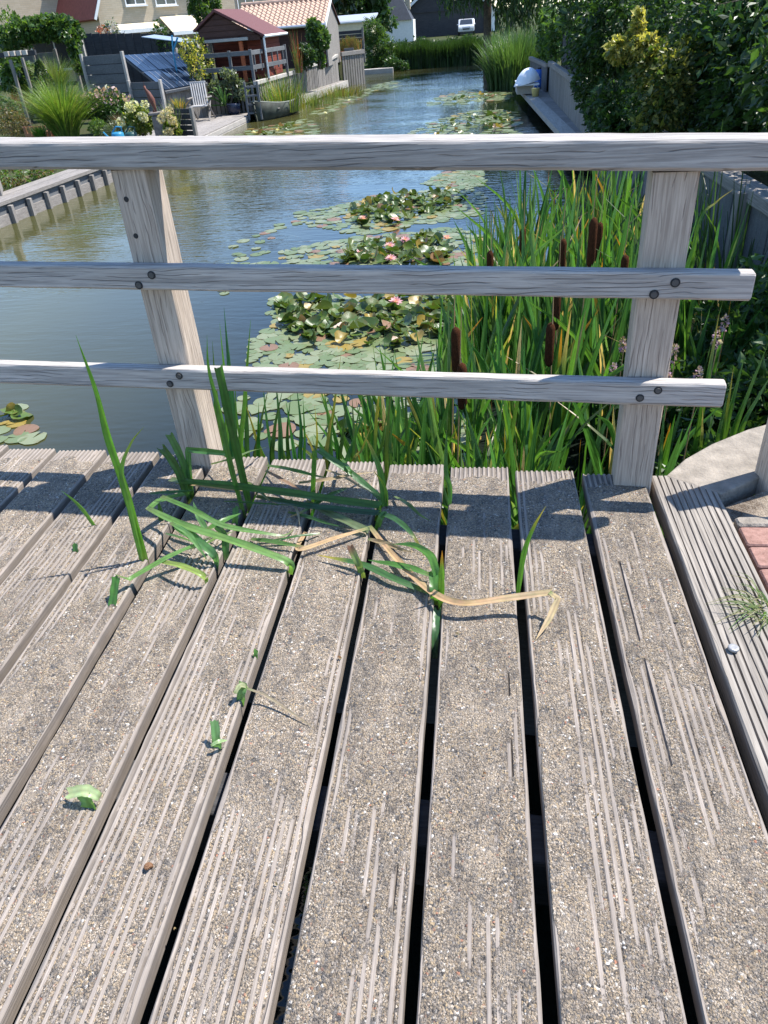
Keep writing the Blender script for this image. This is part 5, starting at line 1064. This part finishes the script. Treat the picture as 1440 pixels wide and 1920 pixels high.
h1 = gable_house('beige brick house with wide gable at the far left', hx(-130), hx(163), 55, 4.6, 10.5, [(hx(90), 4.75, 1.9, 1.3, 1), (hx(-20), 4.75, 1.4, 1.3, 1), (hx(60), .9, 2.2, 1.9, 1), (hx(120), 1.0, 1.2, 2.2, 0)], turn=.8)
h2 = gable_house('beige brick house with two white upper windows', hx(213), hx(352), 55, 3.0, 9.6, [(hx(264), 3.75, .95, 1.25, 1), (hx(305), 3.65, 1.0, 1.25, 1), (hx(250), .8, 1.6, 2.0, 1), (hx(320), .7, 1.4, 2.0, 1)], turn=.8)
t = thing('house_link', 'recessed link with a red tiled lean-to roof between the two beige houses', 'house', (hx(188), 56, GZ)); a, b_ = hx(163), hx(213); m = MB(); m.box(((a + b_) / 2, 57.5, 1.6), (b_ - a - .05, 2.5, 4.8)); m.build('wall', MAT['beige'], t); m = MB(); m.prism([(a + .3, 55.2, 2.95), (a + .3, 57.2, 5.4), (a + .3, 57.2, 5.3), (a + .3, 55.2, 2.82)], (b_ - a - .35, 0, 0)); m.build('roof', MAT['redtile'], t)
for k in range(9): m = MB(); x_ = a + .45 + (b_ - a - .6) * k / 8; m.tube([(x_, 55.2, 3.0), (x_, 57.2, 5.45)], .06, 6); m.build('tile_row', MAT['redtile'], t)
m = MB(); m.box(((a + b_) / 2 + .1, 55.12, 2.8), (b_ - a - .2, .16, .16)); m.build('gutter', MAT['white'], t)
def awning(label, xc, p0, p1, z0, z1, mat, y=55, dep=1.6, turn=.8):
    kx = 1 / math.cos(turn); x0, x1 = xc + (hx(p0) - xc) * kx, xc + (hx(p1) - xc) * kx; t = thing('awning', label, 'awning', (xc, y, z1)); m = MB(); m.prism([(x0, y - .06, z1), (x0, y - dep, z0), (x0, y - dep, z0 - .05), (x0, y - .06, z1 - .06)], (x1 - x0, 0, 0)); m.build('canopy', MAT[mat], t); m = MB(); m.box(((x0 + x1) / 2, y - dep - .04, z0 - .05), (x1 - x0 + .05, .08, .2)); m.build('front_rail', MAT['white' if mat == 'cream' else mat], t); t.rotation_euler = (0, 0, turn)
c1, c2 = (hx(-130) + hx(163)) / 2, (hx(213) + hx(352)) / 2
awning('dark grey awning rolled out below the left house window', c1, -10, 66, 2.05, 2.45, 'awning'); awning('grey awning sloping down beside the hedge arch', c1, 118, 162, 1.7, 2.6, 'awning'); awning('cream awning rolled out below the white windows', c2, 292, 350, 1.55, 2.45, 'cream'); awning('narrow white edged awning left of the cream one', c2, 230, 288, 1.85, 2.2, 'cream', dep=.6)
x3 = lambda px: at(px, 20, 66)[0]
h3 = gable_house('pale house with tall blue shutters behind the red shed', x3(424), x3(500), 66, 3.6, 8, [(x3(462), 3.1, 1.0, 1.6, 1)], 8, turn=.8); 
for px in (441, 452): m = MB(); m.box((x3(px), 65.93, 2.9), (.32, .06, 2.0)); m.build('shutter', MAT['teal'], h3)
t = thing('tiled_house', 'low house with dark red tiled roof behind the small tree', 'house', (x3(395), 68, GZ)); m = MB(); m.box((x3(395), 70, .7), (3.0, 3.6, 3.0)); m.build('wall', MAT['beige'], t); m = MB(); m.prism([(x3(362), 68, 2.1), (x3(362), 70.5, 6), (x3(362), 73, 2.1)], (x3(428) - x3(362), 0, 0)); m.build('roof', MAT['redtile'], t)
for k in range(12): m = MB(); xx = x3(362) + .1 + (x3(428) - x3(362) - .2) * k / 11; m.tube([(xx, 67.95, 2.08), (xx, 70.5, 6.03)], .07, 6); m.build('tile_row', MAT['redtile'], t)
q = at(382, 25, 46); tree('small light green tree beside the beige house', (q[0], 46, GZ), 4, ((q[0], 46, q[2] + .3), (1.0, .9, 1.2)), 2600, .17, G_MID + G_LIGHT, 70, 16)
# dark barn house, car, slate roof
t = thing('dark_gable_house', 'dark grey brick gable house in shade beyond the reeds', 'house', (-3.6, 100, GZ)); m = MB(); m.prism([(-9.3, 100, GZ), (2.2, 100, GZ), (2.2, 100, .9), (-3.5, 100, 5.0), (-9.3, 100, .9)], (0, 14, 0)); m.build('wall', MAT['greybrick'], t)
for s, xe in ((-1, -9.3), (1, 2.2)): m = MB(); e = np.array([-3.5, 5.0]) + (np.array([xe, .9]) - np.array([-3.5, 5.0])) * 1.06; m.prism([(-3.5, 99.6, 5.03), (e[0], 99.6, e[1] + .03), (e[0], 99.6, e[1] + .28), (-3.5, 99.6, 5.28)], (0, 15, 0)); r_ = m.build('roof', MAT['roofdark'], t); m = MB(); m.prism([(-3.5, 99.5, 5.0), (e[0], 99.5, e[1]), (e[0], 99.5, e[1] + .3), (-3.5, 99.5, 5.3)], (0, .09, 0)); m.build('bargeboard', MAT['white'], r_)
m = MB(); m.box((1.2, 99.9, .4), (1.2, .1, 2.2)); m.build('door', MAT['white'], t); m = MB(); m.box((-4.6, 99.93, 1.6), (5.2, .06, .12)); m.build('ledge', MAT['greybrick'], t)
c_ = at(874, 62, 94); t = thing('parked_car', 'silver car parked facing the canal before the dark gable house', 'car', (c_[0], 95, GZ)); X, Y_ = c_[0], 94.0
def car():
    m = MB(); prof = [(0, .35), (0, .85), (.9, .98), (1.5, 1.45), (3.1, 1.48), (3.9, 1.0), (4.2, .9), (4.2, .35)]; m.prism([(X - .85, Y_ + a, GZ + b) for a, b in prof], (1.7, 0, 0)); o = m.build('body', MAT['carpaint'], t); bv = o.modifiers.new('bevel', 'BEVEL'); bv.width = .09; bv.segments = 2
    m = MB(); m.prism([(X - .68, Y_ + .93, GZ + 1.02), (X + .68, Y_ + .93, GZ + 1.02), (X + .6, Y_ + 1.42, GZ + 1.41), (X - .6, Y_ + 1.42, GZ + 1.41)], (0, -.02, .02)); m.build('windscreen', MAT['glass'], t)
    for s in (-.6, .6): m = MB(); m.box((X + s, Y_ - .02, GZ + .68), (.34, .08, .16), 0, .02); m.build('headlight', MAT['white'], t)
    m = MB(); m.box((X, Y_ - .02, GZ + .6), (.7, .06, .12), 0, .01); m.build('grille', MAT['black'], t)
    for s in (-.8, .8):
        for yy in (.8, 3.4): m = MB(); m.tube([(X + s - .1, Y_ + yy, GZ + .32), (X + s + .1, Y_ + yy, GZ + .32)], .32, 14); m.build('wheel', MAT['black'], t)
        m = MB(); m.box((X + s * 1.14, Y_ + 1.2, GZ + 1.0), (.16, .1, .12), 0, .02); m.build('mirror', MAT['carpaint'], t)
car()
q = at(732, 25, 88); t = thing('slate_house', 'pale house with steep slate roof between the far trees', 'house', (q[0], 88, GZ)); m = MB(); m.box((q[0] + .2, 89.8, .1), (4, 3.2, 1.9)); m.build('wall', MAT['white'], t); m = MB(); m.add([(q[0] - 1.8, 88, 1.05), (q[0] + 2.1, 88, 1.05), (q[0] + 2.1, 91.5, 1.05), (q[0] - 1.8, 91.5, 1.05), (q[0] + .4, 89.7, 4.2)], [(0, 1, 4), (1, 2, 4), (2, 3, 4), (3, 0, 4), (3, 2, 1, 0)]); m.build('roof', MAT['roofdark'], t); m = MB(); m.box((q[0] + 1.6, 90, 3), (.5, .5, 2.2), 0, .02); m.build('chimney', MAT['beige'], t)
q = at(660, 48, 60); t = thing('corrugated_roof', 'low outbuilding with pale corrugated roof behind the hurdle', 'outbuilding', (q[0], 60, GZ)); m = MB(); m.box((q[0], 61.5, .3), (2.6, 2.6, 2.2)); m.build('wall', MAT['cream'], t); m = MB(); m.prism([(q[0] - 1.5, 60, 1.35), (q[0] - 1.5, 63, 1.75), (q[0] - 1.5, 63, 1.67), (q[0] - 1.5, 60, 1.27)], (3, 0, 0)); m.build('roof', MAT['alu'], t)
# far trees
random.seed(3)
TL = ['dark evergreen tree rising behind the pantiled barn', 'broad dark tree behind the corrugated outbuilding', 'mid green tree left of the steep slate roof', 'tall dark tree behind the steep slate roof', 'shady tree between slate roof and dark gable house', 'tall green tree behind the beige houses', 'dark tree far behind the red tiled house', 'rounded tree far behind the willow']
for (px, yy, hh, wd_, cc), lb in zip(((630, 75, 6.5, 2.6, G_DARK), (668, 82, 6.5, 2.8, G_DARK + G_MID), (700, 78, 5, 2.2, G_MID), (735, 108, 8, 4, G_DARK + G_MID), (775, 125, 9, 5, G_DARK), (330, 80, 9, 4, G_MID), (520, 92, 9, 5, G_DARK + G_MID), (960, 120, 9, 6, G_DARK + G_MID)), TL):
    q = at(px, 30, yy); tree(lb, (q[0], yy, GZ), hh, ((q[0], yy, hh * .48), (wd_, wd_ * .8, hh * .5)), 2600, .42, cc, 300 + px, 18, 'tree', .3, 'trees far behind the canal')
# far bank reeds and bushes
q = at(705, 85, 48.2); shrub('willow_bush', 'tall rounded green willow bush at the end of the canal', 'bush', (q[0], 49, GZ), [((q[0], 49, .0), (1.05, .9, 1.15)), ((q[0] - .25, 49, .75), (.75, .7, .85)), ((q[0] + .6, 48.8, -.4), (.8, .7, .75)), ((q[0] + .1, 48.6, -.7), (1.1, .6, .6))], 9000, .15, G_MID + G_LIGHT, 71, 5, aspect=.3)
fr = None; r_ = np.random.default_rng(8); N = 13000; xs_ = r_.uniform(-4.6, 1.0, N); ys_ = 48.6 + r_.random(N) * 1.6; hh = 1.25 + .35 * vnoise(xs_ * 1.6, ys_ * 0, 2) + r_.normal(0, .1, N)
K = 4; V = []; az = r_.uniform(0, 6.28, N)
for i in range(K): s = i / (K - 1); p = np.stack([xs_ + np.cos(az) * .22 * s ** 2, ys_ + np.sin(az) * .22 * s ** 2, -1.12 + hh * s * (1 - .12 * s)], -1); w_ = .035 * (1 - .9 * s); sd = np.stack([np.cos(az + 1.3), np.sin(az + 1.3), az * 0], -1); V += [p - sd * w_ / 2, p + sd * w_ / 2]
V = np.stack(V, 1); idx = np.arange(N * 2 * K).reshape(N, K, 2); F = np.stack([idx[:, :-1, 0], idx[:, :-1, 1], idx[:, 1:, 1], idx[:, 1:, 0]], -1).reshape(-1, 4); cc = np.array(G_MID + G_DARK)[r_.integers(0, 6, N)] * r_.uniform(.7, 1.3, (N, 1))
o = mesh_np('reed_bank', V.reshape(-1, 3), F, MAT['leaf'], None, np.repeat(cc, 2 * K, 0)); stuff(o); tag(o, 'dense belt of reeds closing the far end of the canal', 'reeds')
for k in range(6):
    x_ = -4.3 + .95 * k; shrub('bank_bush', ['rounded dark bush beside the willow bush on the far bank', 'low bush in the middle of the far bank left of centre', 'round bush in the middle of the far bank', 'leafy bush on the far bank below the parked car', 'bush on the far bank left of the willow trunk', 'dense bush at the foot of the willow'][k], 'bush', (x_, 49.4, GZ), [((x_, 49.3, -.25 + .12 * math.sin(k * 2.1)), (.75, .6, .62)), ((x_ + .35, 49.0, -.6), (.6, .5, .5))], 1900, .13, G_MID + G_DARK, 310 + k, 3, aspect=.35)
q = at(735, 125, 47.6); shrub('water_bush', 'small leafy bush at the waterline before the willow bush', 'bush', (q[0], 47.6, W), [((q[0], 47.6, q[2] + .15), (.5, .4, .4)), ((q[0] + .6, 47.7, q[2]), (.4, .3, .3))], 900, .12, G_MID, 72, 2)
m = MB(); a = at(688, 140, 47); m.box((a[0] + .6, 47.2, W + .1), (1.7, .5, .28), .05, .02); o = m.build('wooden_jetty', MAT['palewood']); tag(o, 'small pale jetty at the foot of the willow bush', 'jetty')

# ------------------------------------------------------------------ right bank
t = thing('willow_tree', 'weeping willow with long hanging branches over the far right bank', 'tree', (.6, 43, GZ)); m = MB(); m.tube([(.45, 43, W), (.42, 43, 1), (.5, 43, 4.5)], [.22, .19, .16], 9)
for k in range(8): a = k * .8; m.tube([(.5, 43, 3.2 + .15 * k), (.5 + math.cos(a) * 1.0, 43 + math.sin(a), 4.6), (.5 + math.cos(a) * 2.1, 43 + math.sin(a) * 2, 4.2)], [.09, .06, .02], 6)
m.build('trunk', MAT['bark'], t); r_ = np.random.default_rng(12); NS = 420; P_ = []; D_ = []
for k in range(NS):
    a = r_.uniform(0, 6.28); rad = .4 + 2.3 * r_.random() ** .6; x_, y_ = .9 + math.cos(a) * rad, 43 + math.sin(a) * rad
    z1 = 5.2 - .35 * rad; z0 = r_.uniform(.1, 2.2) if x_ > .9 else r_.uniform(1.2, 3); n_ = 46; zz = np.linspace(z1, z0, n_); P_.append(np.stack([x_ + .15 * np.sin(zz * 1.5 + k), y_ + .1 * np.cos(zz * 2 + k), zz], -1) + r_.normal(0, .05, (n_, 3))); D_.append(np.tile([0, 0, -1.0], (n_, 1)))
leaf_cloud('crown', np.concatenate(P_), np.concatenate(D_), .26, G_DARK + G_MID, MAT['leaf'], t, .24, .4, 13)
tuft('tall_reeds', 'tall pale green reeds leaning out from the right bank', (1.35, 33, W), 2.0, .8, 1700, [(.06, .12, .035), (.09, .15, .05), (.05, .1, .03)], 73, .05, .35, 'reeds', r0=1.0); tuft('tall_reeds', 'second clump of tall reeds behind the white kayak', (1.75, 36.5, W), 2.0, .8, 1100, [(.05, .1, .03), (.07, .13, .04)], 74, .05, .3, 'reeds', r0=1.0)
t = thing('right_dock', 'low wooden dock with a wide pale edge beam along the right bank', 'dock', (1.8, 22, -.8)); dx = lambda y: np.interp(y, [16, 30], [1.72, 1.24])
strip(0, .30, -.86, -.735, 15.5, 29.5, 'palewood', 'edge_beam', t, dx)
for k in range(30): yy = 15.6 + .46 * k; x0_ = dx(yy) + .31; m = MB(); m.box(((x0_ + 2.12) / 2, yy, -.78), (2.12 - x0_, .44, .05), 0, .004); m.build('plank', MAT['woodx'], t)
fence('retaining wall of upright boards with a bolted cap beam behind the dock', (2.13, 15.2), (2.08, 25.6), -.8, (.0, -.02), 'woodz', .22, False, gap=.012, cap='woody', caph=.12, name='board_wall', cat='wall')
fence('dark board wall section beyond the blue barrel', (2.05, 26.2), (1.8, 30.5), -.8, (-.1, -.1), 'slatewood', .25, False, gap=.012, cap='woody', name='board_wall', cat='wall')
t = thing('mesh_fence', 'dark mesh privacy fence standing on the board wall', 'fence', (2.25, 21, 0.05)); 
for k in range(5): m = MB(); yy = 18.2 + 1.45 * k; m.box((2.27, yy, .45), (.05, .05, 1.1), 0, .004); m.build('post', MAT['black'], t)
for k in range(4): m = MB(); m.box((2.27, 18.92 + 1.45 * k, .5), (.02, 1.38, .9), 0, .003); m.build('panel', MAT['darkwood'], t)
bl = [((2.45 + .1 * math.sin(k), 18.6 + 1.0 * k, 1.12 + .08 * math.sin(2 * k)), (.42, .75, .32)) for k in range(13)] + [((2.2, 25.8 + .7 * k, .55), (.3, .5, .7)) for k in range(7)]
shrub('ivy_hedge', 'ivy covered hedge topping the dark mesh fence', 'hedge', (2.6, 24, -.06), bl, 9500, .13, G_LIGHT + G_MID, 76, 5, aspect=.7)
q = at_z(988, 158, -.45); t = thing('upturned_dinghy', 'white upturned dinghy resting on the end of the dock', 'boat', (q[0], q[1], -.5)); m = MB(); vs = []; K = 10
for i in range(11):
    u_ = i / 10 * 2 - 1; hw = .3 * (1 - abs(u_) ** 2.5) + .01
    for k in range(K): a = math.pi * k / (K - 1); vs.append((q[0] + u_ * .38, q[1] + math.cos(a) * hw, -.42 + math.sin(a) * (hw * 1.25) + .08 * u_))
m.add(vs, [(i * K + k, i * K + k + 1, (i + 1) * K + k + 1, (i + 1) * K + k) for i in range(10) for k in range(K - 1)] + [tuple(i * K + k for k in ()) for i in ()]); o = m.build('hull', MAT['kayak'], t, smooth=True); m = MB(); m.box((q[0], q[1], -.45), (.7, .5, .05), 0, .02); m.build('rim', MAT['kayak'], t)
q = at_z(985, 178, -.73); t = thing('storage_chest', 'pale grey storage chest under the white dinghy', 'chest', (q[0], q[1], -.73)); m = MB(); m.box((q[0], q[1] + .6, -.58), (.5, 1.2, .26), 0, .01); m.build('box', MAT['palewood'], t); m = MB(); m.box((q[0], q[1] + .6, -.435), (.54, 1.24, .03), 0, .008); m.build('lid', MAT['kayak'], t)
q = at_z(1010, 165, -.73); t = thing('blue_barrel', 'bright blue plastic barrel against the board wall', 'barrel', (q[0], q[1], -.73)); m = MB(); m.lathe((q[0], q[1], -.73), [(.14, 0), (.17, .06), (.175, .2), (.165, .22), (.175, .24), (.175, .42), (.16, .5), (.08, .52)], 14); m.build('drum', MAT['blue'], t, smooth=True); m = MB(); m.tube([(q[0], q[1], -.22), (q[0], q[1], -.17)], .06, 10); m.build('cap', MAT['black'], t)
q = at_z(983, 180, -.73); t = thing('yellow_bucket', 'small yellow bucket beside the storage chest', 'bucket', (q[0] + .3, q[1] - .3, -.73)); m = MB(); m.lathe((q[0] + .3, q[1] - .3, -.73), [(.09, 0), (.12, .2), (.125, .21), (.11, .2)], 12); m.build('pail', MAT['yellow'], t, smooth=True); m = MB(); m.tube([(q[0] + .2, q[1] - .3, -.54), (q[0] + .3, q[1] - .3, -.42), (q[0] + .4, q[1] - .3, -.54)], .008, 5); m.build('handle', MAT['alu'], t)
# near right wall (in the shade of the added hedge)
fence('shaded grey board wall along the bank behind the right railing post', (2.02, 4.0), (2.12, 15.1), -1.25, (.22, -.02), 'slatewood', .23, False, 8, gap=.015, thick=.05, cap='woody', name='board_wall', cat='wall', pw=.12)
t = thing('wooden_landing', 'stepped grey timber landing in the shade beside the reeds', 'landing', (1.75, 6.6, W)); 
for k in range(3): m = MB(); m.box((1.72, 6.3 + .5 * k, -.95 + .22 * k), (.5, .48, .3), .1, .012); m.build('step', MAT['woodx'], t)
m = MB(); m.box((1.95, 6.1, -.45), (.1, .1, 1.4), 0, .01); m.build('post', MAT['woodz'], t)
tuft('sedge', 'dark arching sedge leaves in front of the shaded board wall', (1.85, 5.6, W), 1.9, .7, 150, G_DARK + G_MID, 94, .035, .5, 'sedge', r0=.5)
shrub('waterside_herbs', 'dark leafy mint growing in shade behind the edging slab', 'plants', (1.4, 3.7, W), [((1.25, 3.35, -.72), (.35, .45, .5)), ((1.55, 3.8, -.58), (.45, .55, .6)), ((1.2, 4.4, -.75), (.5, .6, .5)), ((1.75, 4.7, -.45), (.45, .7, .65)), ((1.9, 3.5, -.4), (.4, .4, .5)), ((.95, 3.2, -.85), (.3, .4, .35))], 9000, .075, G_MID + [(.05, .11, .03)], 77, 10, aspect=.45)
for k, (px, py, yy) in enumerate(((1265, 655, 3.6), (1345, 630, 3.8), (1360, 600, 4.2), (1250, 700, 3.4), (1310, 700, 3.3), (1168, 640, 4.3), (1150, 690, 4.0))):
    q = at(px, py, yy); t = thing('loosestrife', 'slender purple flowering stem among the dark waterside leaves', 'flower', (q[0], yy, q[2] - .5), 'purple flower stems'); m = MB(); m.tube([(q[0], yy, q[2] - .6), (q[0] + .01, yy, q[2])], [.004, .002], 5); m.build('stem', MAT['stem'], t); r_ = np.random.default_rng(k); d = r_.standard_normal((60, 3)); d /= np.linalg.norm(d, axis=1)[:, None]; leaf_cloud('flowers', np.array([q[0], yy, q[2] - .02]) + d * np.array([.018, .018, .05]), d, .016, [(.42, .25, .38), (.3, .2, .2), (.36, .3, .3)], MAT['petal'], t, .8, seed=k)
# big bushes
hb = [((3.3 + .3 * math.sin(k * 2), 3.2 + .55 * k, .75 + .3 * math.sin(k)), (.75, .7, 1.2)) for k in range(10)] + [((3.0, 3.5 + .9 * k, 2.1), (.7, .7, .7)) for k in range(5)] + [((2.55 + .1 * math.sin(3 * k), 4.6 + .6 * k, 1.0 + .12 * math.sin(k)), (.5, .5, .6)) for k in range(8)]
shrub('added_shade_hedge', 'tall leafy hedge added mostly out of view to shade the board wall', 'hedge', (3.3, 5.5, -.06), hb, 21000, .085, G_DARK + G_MID, 93, 6)  # foliage added mostly out of view to cast shade on the near wall
def mass(label, lst, n, size, cols, seed, name='evergreen_bush', aspect=.5, stems=6):
    bl = [((at(px, py, yy)[0], yy, at(px, py, yy)[2]), s) for px, py, yy, s in lst]; c = np.mean([b[0] for b in bl], 0); return shrub(name, label, 'bush', (c[0], c[1], -.06), bl, n, size, cols, seed, stems, aspect=aspect)
mass('huge dark evergreen bush overhanging the right bank wall', [(1140, 60, 13, (.7, .9, .8)), (1120, 150, 13, (.45, .8, .6)), (1150, 205, 12, (.5, .8, .45)), (1200, 30, 12.5, (.9, .9, .8)), (1290, 40, 11, (.8, .9, .8)), (1370, 60, 9.8, (.7, .9, .8)), (1430, 30, 9, (.7, .9, .8)), (1330, 150, 10, (.6, .8, .6)), (1400, 180, 9, (.6, .8, .6)), (1460, 120, 8.5, (.6, .8, .7)), (1300, 215, 10, (.6, .7, .4)), (1240, 190, 11, (.6, .7, .5)), (1420, 235, 8.6, (.6, .7, .4)), (1120, -30, 14, (.8, 1, .8))], 46000, .072, G_DARK + G_MID, 90)
vs_ = mass('yellow variegated shrub growing through the dark evergreen bush', [(1165, 92, 9.6, (.18, .2, .15)), (1195, 55, 9.6, (.085, .12, .24)), (1205, 92, 9.5, (.2, .2, .18)), (1150, 100, 9.7, (.1, .12, .1))], 3000, .052, G_YEL, 91, 'variegated_shrub', .6, 0)
p, d = blob_points([((at(px, py, yy)[0], yy, at(px, py, yy)[2]), s_) for px, py, yy, s_ in ((1222, 130, 9.4, (.26, .26, .3)), (1262, 150, 9.1, (.26, .26, .34)), (1245, 200, 9.1, (.3, .26, .26)), (1215, 235, 9.1, (.2, .2, .14)), (1290, 120, 9.3, (.24, .24, .3)))], 5200, 95); leaf_cloud('lower_foliage', p, d, .055, [(.06, .10, .025), (.05, .085, .02), (.09, .12, .03), (.16, .17, .04), (.3, .28, .07)], MAT['leaf'], vs_, .6, seed=95)
mass('ivy and loose leafy twigs hanging over the right board wall', [(1110, 90, 14, (.22, .4, .4)), (1100, 60, 15, (.25, .4, .4)), (1150, 235, 11.6, (.25, .4, .3)), (1115, 190, 13.5, (.16, .5, .4))], 3200, .11, G_MID, 92, 'ivy')
t = thing('overhanging_twig', 'twig with bright green leaves hanging at the top of the dark bush', 'twig', tuple(at(1400, -40, 7.5))); m = MB(); a, b_, c_ = at(1470, -60, 7.5), at(1390, 0, 7.5), at(1340, 10, 7.6); m.tube([a, b_, c_], [.01, .006, .002], 5); m.build('stem', MAT['bark'], t)
for k in range(7):
    p_ = np.array(b_) + (np.array(c_) - np.array(b_)) * k / 6; m = MB(); ribbon(m, [p_, p_ + np.array([random.uniform(-.03, .03), -.01, -.03]), p_ + np.array([random.uniform(-.06, .06), -.02, -.07])], .035, col=(.1, .2, .03), n=4); m.build('leaf', MAT['leaf'], t)
